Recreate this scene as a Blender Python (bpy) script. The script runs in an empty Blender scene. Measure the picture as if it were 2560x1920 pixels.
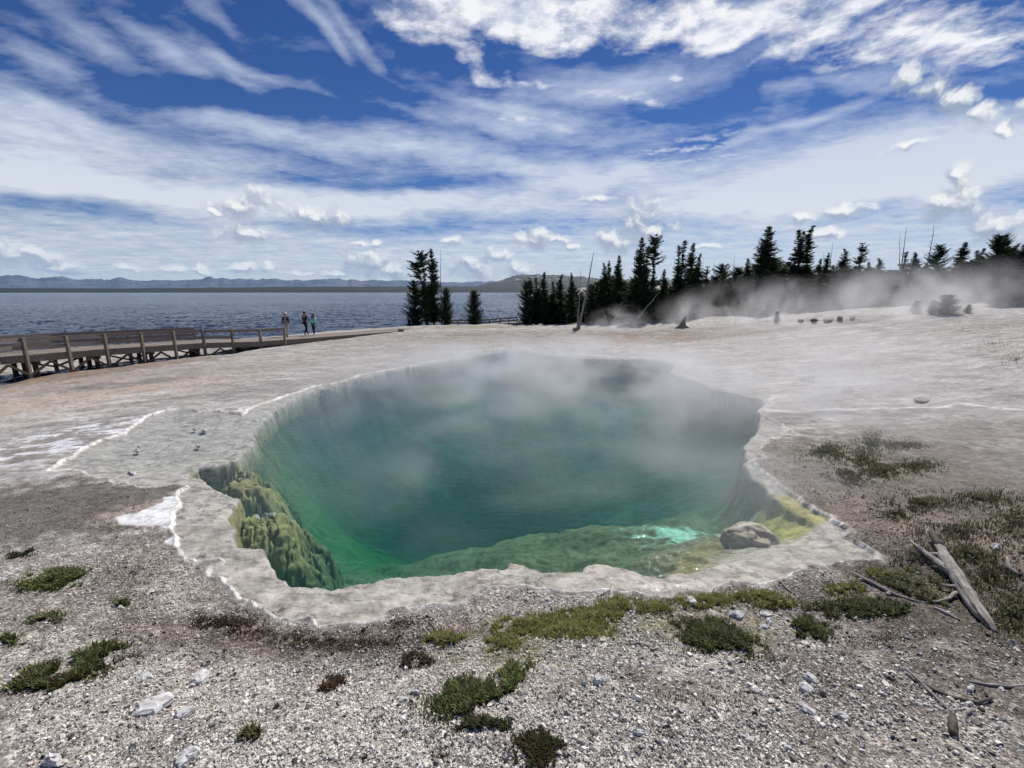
import bpy, bmesh, math, random
import numpy as np
from mathutils import Vector, Matrix, geometry
R = math.radians
rng = np.random.default_rng(7)
random.seed(7)
sc = bpy.context.scene
C = sc.collection

# ------------------------------------------------------------------ camera
W0, H0, F0 = 2560.0, 1920.0, 1100.0
PITCH = math.atan(229.5 / F0)
EYE = 3.2
cd = bpy.data.cameras.new('camera'); cam = bpy.data.objects.new('camera', cd); C.objects.link(cam)
cd.sensor_width = 36; cd.lens = 36 * F0 / W0; cd.clip_start = 0.05; cd.clip_end = 120000
cam.location = (0, 0, EYE); cam.rotation_euler = (R(90) - PITCH, 0, 0)
sc.camera = cam
sc.render.resolution_x = 1024; sc.render.resolution_y = 768
sc.view_settings.view_transform = 'Standard'; sc.view_settings.look = 'None'
sc.view_settings.exposure = 0.0; sc.view_settings.gamma = 1.0
sc.cycles.use_denoising = True
sc.cycles.max_bounces = 6; sc.cycles.diffuse_bounces = 2; sc.cycles.glossy_bounces = 2
sc.cycles.transmission_bounces = 3; sc.cycles.volume_bounces = 1; sc.cycles.transparent_max_bounces = 12
sc.cycles.caustics_reflective = False; sc.cycles.caustics_refractive = False
sc.cycles.volume_step_rate = 1.0; sc.cycles.volume_max_steps = 96
sc.cycles.sample_clamp_indirect = 4.0

def ray(px, py):
    u = (px - W0 / 2) / F0; v = (H0 / 2 - py) / F0
    c, s = math.cos(PITCH), math.sin(PITCH)
    return np.array([u, c + s * v, -s + c * v])
def at(px, py, z=0.0):
    d = ray(px, py); t = (z - EYE) / d[2]
    return d[0] * t, d[1] * t
def aty(px, py, y):
    d = ray(px, py); t = y / d[1]
    return d[0] * t, y, EYE + d[2] * t
def azel(px, py):
    d = ray(px, py); return math.atan2(d[0], d[1]), math.atan2(d[2], math.hypot(d[0], d[1]))

# ------------------------------------------------------------------ sun and sky
SUN_AZ, SUN_EL = R(28), R(50)
sd = bpy.data.lights.new('sun', 'SUN'); sun = bpy.data.objects.new('sun', sd); C.objects.link(sun)
sd.energy = 4.7; sd.angle = R(0.55); sd.color = (1.0, 0.95, 0.88)
sdir = Vector((math.sin(SUN_AZ) * math.cos(SUN_EL), math.cos(SUN_AZ) * math.cos(SUN_EL), math.sin(SUN_EL)))
sun.rotation_euler = sdir.to_track_quat('Z', 'Y').to_euler(); sun.location = (0, 0, 60)

class NG:
    """tiny helper that writes node graphs"""
    def __init__(s, tree): s.t = tree; s.l = tree.links
    def new(s, typ, **k):
        n = s.t.nodes.new(typ)
        for a, b in k.items(): setattr(n, a, b)
        return n
    def put(s, sock, v):
        if v is None: return
        if isinstance(v, bpy.types.NodeSocket): s.l.new(v, sock)
        elif isinstance(v, (tuple, list)):
            v = list(v)
            n = len(sock.default_value)
            if len(v) < n: v = v + [1.0]
            sock.default_value = v[:n]
        else: sock.default_value = v
    def m(s, op, a, b=None, c=None, clamp=False):
        n = s.new('ShaderNodeMath', operation=op, use_clamp=clamp)
        s.put(n.inputs[0], a); s.put(n.inputs[1], b); s.put(n.inputs[2], c); return n.outputs[0]
    def v(s, op, a, b=None, scale=None):
        n = s.new('ShaderNodeVectorMath', operation=op); s.put(n.inputs[0], a); s.put(n.inputs[1], b)
        if scale is not None: s.put(n.inputs['Scale'], scale)
        return n.outputs['Value'] if op in ('LENGTH', 'DOT_PRODUCT') else n.outputs[0]
    def noise(s, vec, scale, detail=3, rough=.5, dist=0., dims='3D', w=None, col=False):
        n = s.new('ShaderNodeTexNoise', noise_dimensions=dims)
        s.put(n.inputs['Vector'], vec); n.inputs['Scale'].default_value = scale; n.inputs['Detail'].default_value = detail
        n.inputs['Roughness'].default_value = rough; n.inputs['Distortion'].default_value = dist
        return n.outputs[1 if col else 0]
    def mr(s, x, a, b, c=0., d=1., smooth=True):
        n = s.new('ShaderNodeMapRange', interpolation_type='SMOOTHSTEP' if smooth else 'LINEAR')
        s.put(n.inputs[0], x)
        for i, q in enumerate((a, b, c, d)): s.put(n.inputs[i + 1], q)
        return n.outputs[0]
    def mapping(s, vec, loc=(0, 0, 0), rot=(0, 0, 0), scale=(1, 1, 1), typ='POINT'):
        n = s.new('ShaderNodeMapping', vector_type=typ); s.put(n.inputs[0], vec)
        if typ != 'NORMAL': n.inputs[1].default_value = loc
        n.inputs[2].default_value = rot; n.inputs[3].default_value = scale
        return n.outputs[0]
    def mix(s, f, a, b, mode='MIX'):
        n = s.new('ShaderNodeMix', data_type='RGBA', blend_type=mode)
        s.put(n.inputs[0], f); s.put(n.inputs[6], a); s.put(n.inputs[7], b); return n.outputs[2]
    def attr(s, name, what='Fac'):
        n = s.new('ShaderNodeAttribute', attribute_name=name); return n.outputs[what]
    def ramp(s, f, stops):
        n = s.new('ShaderNodeValToRGB'); s.put(n.inputs[0], f); cr = n.color_ramp
        while len(cr.elements) < len(stops): cr.elements.new(0.5)
        for e, (p, c) in zip(cr.elements, stops): e.position = p; e.color = (*c, 1)
        return n.outputs[0]
    def sep(s, v):
        n = s.new('ShaderNodeSeparateXYZ'); s.put(n.inputs[0], v); return n.outputs
    def comb(s, x, y, z=0.):
        n = s.new('ShaderNodeCombineXYZ'); s.put(n.inputs[0], x); s.put(n.inputs[1], y); s.put(n.inputs[2], z); return n.outputs[0]

def build_world():
    w = bpy.data.worlds.new('World'); sc.world = w; w.use_nodes = True
    t = w.node_tree; t.nodes.clear(); g = NG(t)
    out = g.new('ShaderNodeOutputWorld'); bg = g.new('ShaderNodeBackground')
    sky = g.new('ShaderNodeTexSky', sky_type='NISHITA', sun_disc=False)
    sky.sun_elevation = SUN_EL; sky.sun_rotation = SUN_AZ
    sky.altitude = 2300; sky.air_density = 1.0; sky.dust_density = 0.3; sky.ozone_density = 3.0
    skyc = g.v('SCALE', sky.outputs[0], scale=0.085)
    hs = g.new('ShaderNodeHueSaturation'); hs.inputs['Saturation'].default_value = 1.28; hs.inputs['Value'].default_value = .84
    hs.inputs['Hue'].default_value = 0.515
    g.put(hs.inputs['Color'], skyc); skyc = hs.outputs[0]
    tc = g.new('ShaderNodeTexCoord'); d = tc.outputs['Generated']
    x, y, z = g.sep(d)
    az = g.m('ARCTAN2', x, y)
    el = g.m('ARCSINE', z)
    ae = g.comb(az, el, 0.)
    # cloud-sheet coordinates: streaks converge towards the horizon as a real high layer does
    zz = g.m('ADD', g.m('MAXIMUM', z, 0.0), 0.07)
    sheet = g.comb(g.m('DIVIDE', x, zz), g.m('DIVIDE', y, zz), 0.)
    w1 = g.noise(ae, 5.0, 3, .55, col=True)
    warp = g.v('SCALE', g.v('SUBTRACT', w1, (.5, .5, .5)), scale=0.16)
    warp = g.v('MULTIPLY', warp, (1.0, .45, 0.))
    aw = g.v('ADD', ae, warp)
    w2 = g.noise(ae, 26.0, 3, .6, col=True)
    aw2 = g.v('ADD', ae, g.v('MULTIPLY', g.v('SUBTRACT', w2, (.5, .5, .5)), (.035, .028, 0.)))
    def blob(vec, px, py, rx, ry, rot=0.0):
        a, e = azel(px, py)
        a1, e1 = azel(px + rx * .5, py); a2, e2 = azel(px - rx * .5, py)
        _, e3 = azel(px, py - ry * .5); _, e4 = azel(px, py + ry * .5)
        n = g.new('ShaderNodeTexGradient', gradient_type='SPHERICAL'); g.put(n.inputs[0], vec)
        tm = n.texture_mapping; tm.vector_type = 'TEXTURE'; tm.translation = (a, e, 0); tm.rotation = (0, 0, R(rot)); tm.scale = (max(abs(a1 - a2), .003), max(abs(e3 - e4), .002), 1.0)
        return n.outputs['Fac']
    def total(vec, items):
        acc = 0.0
        for (px, py, rx, ry, rot, amp) in items: acc = g.m('MULTIPLY_ADD', blob(vec, px, py, rx, ry, rot), amp, acc)
        return acc
    # ---- high thin cloud (cirrus veils)
    veil = total(aw, [
        (1250, 440, 2200, 110, 0, .7), (100, 330, 850, 95, -2, 2.0), (760, 352, 470, 48, -3, 1.7), (60, 250, 420, 60, -4, 1.0), (40, 410, 520, 80, 0, 1.2),
        (350, 475, 1200, 75, 0, 1.15), (950, 500, 500, 36, 0, .9), (960, 525, 1000, 50, 0, 1.4), (500, 500, 900, 50, 0, 1.0),
        (110, 160, 260, 55, -8, 1.4), (230, 90, 260, 60, -20, 1.2), (440, 130, 240, 70, -30, 1.5), (590, 170, 200, 50, -30, 1.3), (700, 195, 200, 26, -10, 1.0),
        (790, 60, 140, 40, -35, 1.6), (880, 90, 150, 40, -35, 1.3), (560, 40, 150, 40, -30, .8),
        (1130, 300, 260, 26, -6, .9), (1330, 310, 300, 50, -8, 1.5), (1180, 385, 520, 60, -8, 1.6), (1500, 450, 560, 70, 6, 1.7), (1400, 240, 420, 80, 0, 1.25), (1650, 190, 420, 70, 0, 1.2),
        (2100, 445, 700, 110, 2, 2.4), (2350, 400, 500, 130, -8, 2.0), (1900, 500, 900, 80, 0, 1.8), (1620, 330, 340, 26, 10, .7),
        (2130, 205, 330, 40, -6, 1.5), (2020, 300, 300, 20, 10, 1.3), (1950, 250, 46, 60, 30, 1.2), (1290, 270, 500, 16, -8, .5),
        (620, 262, 520, 50, 2, -1.4), (1850, 262, 330, 30, 0, -1.0), (1800, 340, 160, 30, 0, -.8), (1640, 400, 220, 40, 8, -.8), (900, 200, 240, 40, -10, -.6), (1250, 455, 400, 26, 4, -.8), (330, 20, 160, 40, 0, -.7), (1060, 130, 100, 60, 0, -.6), (2480, 250, 160, 40, 0, -.8)])
    lowband = g.mr(g.m('ADD', el, g.m('MULTIPLY', g.m('SUBTRACT', g.noise(aw, 3.0, 2), .5), .06)), azel(0, 470)[1], azel(0, 545)[1], 0, 1)
    st1 = g.noise(g.mapping(sheet, rot=(0, 0, R(24)), scale=(.55, 2.4, 1)), 1.1, 7, .62, .5)
    st2 = g.noise(g.mapping(sheet, rot=(0, 0, R(-35)), scale=(1.0, 1.0, 1)), 2.2, 6, .62, .2)
    cell = g.noise(sheet, 4.2, 4, .6, .3)
    tex = g.m('ADD', g.m('MULTIPLY', st1, .55), g.m('MULTIPLY', st2, .45))
    veil = g.m('ADD', veil, g.m('MULTIPLY', g.m('SUBTRACT', tex, .5), 2.5))
    cell2 = g.noise(g.mapping(sheet, rot=(0, 0, R(30)), scale=(1, 1.8, 1)), 11, 5, .65, .4)
    veil = g.m('ADD', veil, g.m('MULTIPLY', g.m('SUBTRACT', cell, .5), 1.9))
    veil = g.m('ADD', veil, g.m('MULTIPLY', g.m('SUBTRACT', cell2, .5), 1.1))
    veil = g.m('ADD', veil, g.m('MULTIPLY', lowband, 1.35))
    vf = g.mr(veil, 0.02, 2.2, 0.0, 0.93, False)
    # rippled patch
    wv = g.new('ShaderNodeTexWave', wave_type='BANDS', bands_direction='Y')
    g.put(wv.inputs['Vector'], g.v('ADD', ae, g.v('SCALE', warp, scale=.25))); wv.inputs['Scale'].default_value = 17; wv.inputs['Distortion'].default_value = 3.0
    wv.inputs['Detail'].default_value = 2; wv.inputs['Detail Scale'].default_value = 3
    rp = total(aw, [(1700, 400, 300, 85, 6, 2.0)])
    rp = g.m('MULTIPLY', g.m('MULTIPLY', g.m('MINIMUM', rp, 1.), g.m('MULTIPLY', wv.outputs['Fac'], g.mr(cell2, .35, .6))), .75)
    vf = g.m('MAXIMUM', vf, rp)
    # ---- middle puffy cloud, brightest under the sun
    puff_area = total(aw, [
        (1130, 20, 260, 90, -10, 2.6), (1330, 45, 330, 120, 0, 2.7), (1560, 40, 330, 100, 0, 2.2), (1800, 40, 300, 80, 0, 1.8), (2080, 70, 260, 70, 10, 2.6), (2250, 100, 300, 70, 6, 2.6), (2430, 110, 260, 90, 0, 2.2), (2080, 10, 500, 60, 0, 1.6),
        (1170, 155, 120, 50, -30, 2.0), (1250, 185, 60, 24, -30, 1.0), (1510, 235, 130, 26, -6, 1.7), (1620, 245, 70, 30, -20, 1.0), (1780, 100, 110, 60, 10, 1.8), (1840, 70, 120, 50, 0, 1.4), (1920, 143, 60, 22, 10, 1.8), (1350, 215, 60, 14, -5, 1.6), (1690, 187, 30, 9, 0, 2.0), (1010, 50, 140, 40, -20, 1.2), (1340, 300, 170, 20, -8, 1.0), (1500, -200, 1600, 150, 0, 2.2)])
    pn = g.noise(sheet, 4.6, 9, .64, .1)
    pn2 = g.noise(g.v('ADD', sheet, (.03, .05, 0)), 4.6, 9, .64, .1)
    pf = g.m('ADD', g.m('MULTIPLY', g.m('MINIMUM', puff_area, 2.4), .95), g.m('MULTIPLY', g.m('SUBTRACT', pn, .60), 6.5))
    pcov = g.mr(pf, -.2, 1.6, 0., .95, False)
    pcov = g.m('MULTIPLY', pcov, g.mr(puff_area, .02, .5))
    psh = g.mr(g.m('SUBTRACT', pn, pn2), -.14, .09, .0, 1.)
    # ---- separate cumulus
    cum = [(600, 520, 100, 34, 0), (665, 500, 62, 40, 0), (540, 532, 60, 14, 0), (622, 582, 92, 34, 0), (800, 545, 90, 40, -8), (850, 552, 50, 30, 0), (1335, 597, 74, 34, 0), (1395, 600, 44, 22, 0), (1595, 552, 96, 74, 0), (1640, 575, 64, 40, 0), (1535, 600, 76, 44, 0),
           (1500, 497, 56, 16, 0), (2275, 195, 66, 46, -10), (2335, 215, 80, 46, -20), (2400, 248, 84, 44, -30), (2455, 280, 66, 48, -20), (2505, 320, 60, 24, -20), (2575, 270, 50, 40, 0), (920, 660, 90, 56, 0), (985, 680, 80, 30, 0), (840, 686, 50, 14, 0),
           (328, 669, 46, 19, 0), (435, 674, 62, 13, 0), (505, 676, 44, 12, 0), (600, 671, 50, 18, 0), (672, 670, 36, 26, 0), (735, 681, 28, 10, 0), (775, 681, 26, 9, 0), (50, 640, 130, 46, 0), (130, 672, 110, 30, 0),
           (1185, 672, 80, 44, 0), (1300, 675, 56, 36, 0), (1240, 640, 60, 30, 0), (2390, 510, 110, 60, 0), (2500, 560, 130, 60, 0), (2400, 440, 50, 50, 20), (2110, 530, 90, 22, 0), (2010, 545, 60, 18, 0), (1126, 601, 50, 13, 0), (903, 609, 30, 13, 0), (940, 607, 22, 11, 0), (1425, 620, 24, 16, 0),
           (2050, 585, 80, 20, 0), (1760, 615, 60, 12, 0), (2270, 365, 100, 18, 6)]
    kacc = None; kgr = None
    kn = g.noise(aw2, 24, 7, .62, .1)
    kn2 = g.noise(g.v('ADD', aw2, (.005, .013, 0)), 24, 5, .55, .1)
    for (px, py, rx, ry, rot) in cum:
        f = blob(aw2, px, py, rx * 1.15, ry * 1.15, rot); kacc = f if kacc is None else g.m('MAXIMUM', kacc, f)
    up = g.v('ADD', aw2, (0.004, .009, 0))
    for (px, py, rx, ry, rot) in cum:
        f = blob(up, px, py, rx * 1.15, ry * 1.15, rot); kgr = f if kgr is None else g.m('MAXIMUM', kgr, f)
    kgr = g.m('SUBTRACT', kacc, kgr)
    kf = g.m('ADD', kacc, g.m('MULTIPLY', g.m('SUBTRACT', kn, .5), 2.0))
    kcov = g.m('MULTIPLY', g.mr(kf, .12, .85, 0., .88), g.mr(kacc, .0, .2))
    ksh = g.m('ADD', g.m('MULTIPLY', g.m('SUBTRACT', kn2, kn), -3.8), g.m('MULTIPLY', kgr, 2.4))
    ksh = g.mr(ksh, -.25, 1.0, 0., 1.)
    # colours (sunlit water vapour); lower down they are creamier and greyer
    hi = g.mr(el, 0.0, .35)
    vcol = g.mix(hi, (.90, .91, .89), (.60, .68, .84))
    pcol = g.mix(psh, (.58, .64, .76), (.98, .98, 1.0))
    kcol = g.mix(ksh, (.38, .44, .55), (1.0, 1.0, .97))
    c = g.mix(vf, skyc, vcol)
    # pale air close to the horizon
    c = g.mix(g.mr(el, -.02, .05, .35, 0.), c, (.70, .77, .86))
    c = g.mix(pcov, c, pcol)
    c = g.mix(kcov, c, kcol)
    # below the horizon: dull ground tone
    c = g.mix(g.mr(el, -.03, -.005, 1., 0.), c, (.25, .27, .28))
    g.put(bg.inputs[0], c); bg.inputs[1].default_value = 1.0
    g.l.new(bg.outputs[0], out.inputs[0])
    w.cycles.sampling_method = 'MANUAL'; w.cycles.sample_map_resolution = 512
build_world()

# ------------------------------------------------------------------ helpers
def tag(o, label=None, cat=None, group=None, kind=None):
    if label: o['label'] = label
    if cat: o['category'] = cat
    if group: o['group'] = group
    if kind: o['kind'] = kind
    return o
def empty(name, loc, rz=0.0):
    o = bpy.data.objects.new(name, None); o.empty_display_size = .1; C.objects.link(o)
    o.location = loc; o.rotation_euler = (0, 0, rz); return o
def mesh_np(name, V, faces, mat=None, smooth=False, attrs=None, parent=None, mats=None, midx=None):
    """faces: (n,3) or (n,4) int array, or list of such arrays"""
    V = np.asarray(V, dtype=np.float32)
    fl = faces if isinstance(faces, list) else [faces]
    fl = [np.asarray(f, dtype=np.int32) for f in fl if len(f)]
    me = bpy.data.meshes.new(name)
    me.vertices.add(len(V)); me.vertices.foreach_set('co', V.ravel())
    nl = sum(f.size for f in fl); nf = sum(len(f) for f in fl)
    me.loops.add(nl); me.polygons.add(nf)
    me.loops.foreach_set('vertex_index', np.concatenate([f.ravel() for f in fl]))
    tot = np.concatenate([np.full(len(f), f.shape[1], dtype=np.int32) for f in fl])
    st = np.concatenate([[0], np.cumsum(tot)[:-1]]).astype(np.int32)
    me.polygons.foreach_set('loop_start', st); me.polygons.foreach_set('loop_total', tot)
    me.polygons.foreach_set('use_smooth', np.full(nf, smooth, dtype=bool))
    if attrs:
        for k, a in attrs.items():
            a = np.asarray(a, dtype=np.float32)
            if a.ndim == 2:
                if a.shape[1] == 3: a = np.concatenate([a, np.ones((len(a), 1), np.float32)], 1)
                at_ = me.attributes.new(k, 'FLOAT_COLOR', 'POINT'); at_.data.foreach_set('color', a.ravel())
            else:
                at_ = me.attributes.new(k, 'FLOAT', 'POINT'); at_.data.foreach_set('value', a)
    me.update(calc_edges=True); me.validate()
    if mat: me.materials.append(mat)
    if name is None: return me
    o = bpy.data.objects.new(name, me); C.objects.link(o)
    if parent: o.parent = parent
    return o
class MB:
    """collects shapes for ONE mesh"""
    def __init__(s): s.v = []; s.f3 = []; s.f4 = []; s.n = 0
    def add(s, V, f3=(), f4=()):
        V = np.asarray(V, float)
        for f in f3: s.f3.append([i + s.n for i in f])
        for f in f4: s.f4.append([i + s.n for i in f])
        s.v.append(V); s.n += len(V)
    def beam(s, a, b, w, h, up=(0, 0, 1), jit=0.0):
        a = Vector(a); b = Vector(b); d = (b - a).normalized(); up = Vector(up)
        if abs(d.dot(up)) > .95: up = Vector((1, 0, 0)) if abs(d.x) < .9 else Vector((0, 1, 0))
        r = d.cross(up).normalized(); u = r.cross(d).normalized()
        V = []
        for p in (a, b):
            for sx, sy in ((-1, -1), (1, -1), (1, 1), (-1, 1)):
                V.append(p + r * (sx * w / 2) + u * (sy * h / 2) + Vector([random.uniform(-jit, jit) for _ in range(3)]))
        s.add([list(q) for q in V], f4=[(0, 1, 2, 3), (7, 6, 5, 4), (0, 4, 5, 1), (1, 5, 6, 2), (2, 6, 7, 3), (3, 7, 4, 0)])
    def tube(s, pts, rads, n=8, noise=0.0, flat=1.0):
        pts = [Vector(p) for p in pts]; V = []
        pu = None
        for i, p in enumerate(pts):
            d = (pts[min(i + 1, len(pts) - 1)] - pts[max(i - 1, 0)]).normalized()
            if pu is None: pu = Vector((0, 0, 1)) if abs(d.z) < .9 else Vector((1, 0, 0))
            r = d.cross(pu).normalized(); u = r.cross(d).normalized(); pu = u
            for k in range(n):
                a = 2 * math.pi * k / n; q = rads[i] * (1 + random.uniform(-noise, noise))
                V.append(list(p + r * (math.cos(a) * q) + u * (math.sin(a) * q * flat)))
        L = len(pts); f4 = [(i * n + k, i * n + (k + 1) % n, (i + 1) * n + (k + 1) % n, (i + 1) * n + k) for i in range(L - 1) for k in range(n)]
        V.append(list(pts[0])); V.append(list(pts[-1]))
        f3 = [(L * n, (k + 1) % n, k) for k in range(n)] + [(L * n + 1, (L - 1) * n + k, (L - 1) * n + (k + 1) % n) for k in range(n)]
        s.add(V, f3, f4)
    def build(s, name, mat, parent=None, smooth=False, attrs=None):
        fl = []
        if s.f3: fl.append(np.array(s.f3))
        if s.f4: fl.append(np.array(s.f4))
        return mesh_np(name, np.concatenate(s.v), fl, mat, smooth, attrs, parent)

def hash2(ix, iy, seed):
    n = (ix.astype(np.int64) * 374761393 + iy.astype(np.int64) * 668265263 + seed * 1442695041) & 0xffffffff
    n = ((n ^ (n >> 13)) * 1274126177) & 0xffffffff
    return ((n ^ (n >> 16)) & 0xffff) / 65535.0
def vnoise(x, y, seed=0):
    ix = np.floor(x); iy = np.floor(y); fx = x - ix; fy = y - iy
    ux = fx * fx * fx * (fx * (fx * 6 - 15) + 10); uy = fy * fy * fy * (fy * (fy * 6 - 15) + 10)
    a = hash2(ix, iy, seed); b = hash2(ix + 1, iy, seed); c = hash2(ix, iy + 1, seed); d = hash2(ix + 1, iy + 1, seed)
    return (a + (b - a) * ux) * (1 - uy) + (c + (d - c) * ux) * uy
def fbm(x, y, o=4, seed=0, g=.5):
    s = 0; a = 1; t = 0
    for i in range(o):
        s = s + a * vnoise(x + i * 17.3, y - i * 9.1, seed + i); t += a; a *= g; x = x * 2.03; y = y * 2.03
    return s / t
def sstep(a, b, x):
    t = np.clip((x - a) / (b - a), 0, 1); return t * t * (3 - 2 * t)
def sdf(P, X, Y):
    """signed distance to closed polygon, positive outside"""
    P = np.asarray(P, dtype=np.float32); n = len(P)
    X = X.astype(np.float32); Y = Y.astype(np.float32)
    d = np.full(X.shape, 1e9, np.float32); ins = np.zeros(X.shape, bool)
    for i in range(n):
        ax, ay = P[i]; bx, by = P[(i + 1) % n]; ex, ey = bx - ax, by - ay
        wx = X - ax; wy = Y - ay
        t = np.clip((wx * ex + wy * ey) / (ex * ex + ey * ey + 1e-12), 0, 1)
        d = np.minimum(d, (wx - ex * t) ** 2 + (wy - ey * t) ** 2)
        c = ((ay > Y) != (by > Y)) & (X < (bx - ax) * (Y - ay) / (by - ay + 1e-12) + ax)
        ins ^= c
    d = np.sqrt(d); return np.where(ins, -d, d)
def sdline(P, X, Y):
    d = np.full(X.shape, 1e9)
    for i in range(len(P) - 1):
        ax, ay = P[i]; bx, by = P[i + 1]; ex, ey = bx - ax, by - ay
        wx = X - ax; wy = Y - ay
        t = np.clip((wx * ex + wy * ey) / (ex * ex + ey * ey + 1e-12), 0, 1)
        d = np.minimum(d, (wx - ex * t) ** 2 + (wy - ey * t) ** 2)
    return np.sqrt(d)

# ------------------------------------------------------------------ plan of the pool
SHORE_PX = [(1318,873),(1257,872),(1208,875),(1159,881),(1151,890),(1110,899),(1045,912),(988,923),(944,930),(895,940),(854,956),(793,966),(724,988),(651,1013),(606,1039),(541,1028),(496,1031),(440,1024),(390,1035),(358,1052),(317,1084),(260,1100),(203,1129),(187,1143),(155,1159),(126,1180),(171,1176),(216,1178),(228,1190),(277,1198),(317,1208),(350,1218),(382,1222),(427,1214),(474,1218),(452,1241),(443,1275),(439,1300),(441,1336),(448,1369),(468,1393),(496,1408),(553,1397),(566,1408),(525,1434),(529,1446),(566,1446),(570,1462),(598,1483),(638,1505),(677,1530),(708,1547),(770,1546),(793,1556),(813,1567),(860,1561),(947,1550),(1002,1517),(1044,1521),(1134,1517),(1169,1493),(1200,1460),(1270,1468),(1317,1464),(1375,1474),(1425,1482),(1530,1478),(1628,1491),(1710,1482),(1778,1481),(1823,1452),(1904,1462),(1949,1452),(1981,1432),(2051,1416),(2128,1403),(2185,1403),(2183,1387),(2140,1361),(2107,1342),(2116,1324),(2067,1294),(2026,1279),(1998,1261),(1994,1247),(1961,1231),(1924,1198),(1888,1170),(1870,1153),(1908,1147),(1884,1135),(1904,1117),(1920,1098),(1998,1092),(1953,1068),(1916,1047),(1916,1019),(1937,991),(1863,982),(1782,968),(1721,946),(1684,932),(1713,925),(1709,909),(1684,902),(1623,895),(1460,890),(1350,885)]
INNER_PX = [(1310,880),(1255,880),(1200,886),(1160,898),(1100,908),(1000,926),(940,937),(885,949),(845,963),(795,975),(735,998),(682,1028),(645,1062),(632,1090),(628,1115),(604,1128),(590,1149),(540,1160),(488,1168),(460,1198),(508,1208),(545,1231),(590,1243),(592,1259),(565,1292),(582,1328),(578,1353),(586,1371),(659,1371),(667,1410),(683,1442),(716,1462),(773,1467),(834,1475),(908,1458),(967,1443),(1029,1436),(1130,1435),(1200,1427),(1270,1423),(1274,1411),(1309,1414),(1359,1431),(1460,1431),(1464,1414),(1488,1408),(1550,1419),(1596,1439),(1660,1452),(1740,1432),(1850,1402),(1950,1376),(2010,1366),(2060,1340),(2030,1300),(1960,1262),(1900,1212),(1862,1165),(1862,1125),(1888,1090),(1900,1060),(1902,1020),(1900,998),(1850,988),(1780,974),(1715,951),(1676,934),(1690,914),(1670,906),(1610,899),(1450,896),(1350,890)]
def rough_poly(px, z, amp, seed, it=2):
    P = [at(x, y, z) for x, y in px]
    r = random.Random(seed)
    for k in range(it):
        Q = []
        for i in range(len(P)):
            a = P[i]; b = P[(i + 1) % len(P)]; L = math.dist(a, b)
            Q.append(a)
            if L > .09:
                nx, ny = -(b[1] - a[1]) / L, (b[0] - a[0]) / L
                o = r.gauss(0, amp) * min(L, 1.2)
                Q.append(((a[0] + b[0]) / 2 + nx * o, (a[1] + b[1]) / 2 + ny * o))
        P = Q
    return P
SHORE = rough_poly(SHORE_PX, 0.0, .085, 3)
INNER = rough_poly(INNER_PX, -0.05, .06, 5)
LAKE = -0.8
# near edge of the walkway: (px, py, deck height)
WALK_PX = [(-330, 935, .46), (-130, 908, .43), (0, 893, .39), (114, 884, .36), (272, 872, .30), (370, 866, .26), (514, 857, .18), (640, 854, .10), (769, 845.5, .05), (1000, 828, -.02), (1075, 822, -.05), (1140, 818.5, -.12)]
WALK = [(*at(x, y, z), z) for x, y, z in WALK_PX]
SPIT = at(1040, 808, -.3)

def ground_base(X, Y):
    """large shape of the ground without the pool"""
    sp = lambda t, k=1.0: np.log1p(np.exp(np.clip(t / k, -30, 30))) * k
    rise = .10 * sp(X - 11.5, 1.6)
    rise = rise * sstep(120, 60, np.hypot(X, Y)) + 5.0 * sstep(60, 120, np.hypot(X, Y)) * sstep(8, 30, X)
    q = sp(-X - 8.5, 1.5)
    fall = -.62 * (1 - np.exp(-q * .115))
    near = .16 * sp(4.3 - Y - .10 * np.abs(X), .5) * sstep(-14, -6, X)
    h = .055 + rise + fall + near
    # dip under the left end of the walkway, where lake water comes in
    wl = [(w[0], w[1]) for w in WALK[:7]]
    dl = sdline([(a - .8, b + .5) for a, b in wl], X, Y)
    h = h - .42 * sstep(3.6, .6, dl + 1.1 * (fbm(X * .5, Y * .5, 3, 40) - .5)) * sstep(-14, -17.5, X)
    # lake beyond the diagonal shore
    D = (Y - X - 58) / 1.414 + 5 * (fbm(X * .12, Y * .12, 3, 41) - .5)
    bump = .9 * np.exp(-((X - SPIT[0]) ** 2 + (Y - SPIT[1]) ** 2) / 18.)
    h = h - .20 * sp(D, 1.0) * sstep(14, -2, X - 14) + bump * .3
    h = h - .55 * sstep(43, 51, Y) * sstep(9, 3, X)
    # long low undulation
    h = h + .10 * (fbm(X * .22, Y * .3, 3, 11) - .5) * sstep(3, 12, np.hypot(X - 1, Y - 12) - 6)
    return np.maximum(h, -14)
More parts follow.
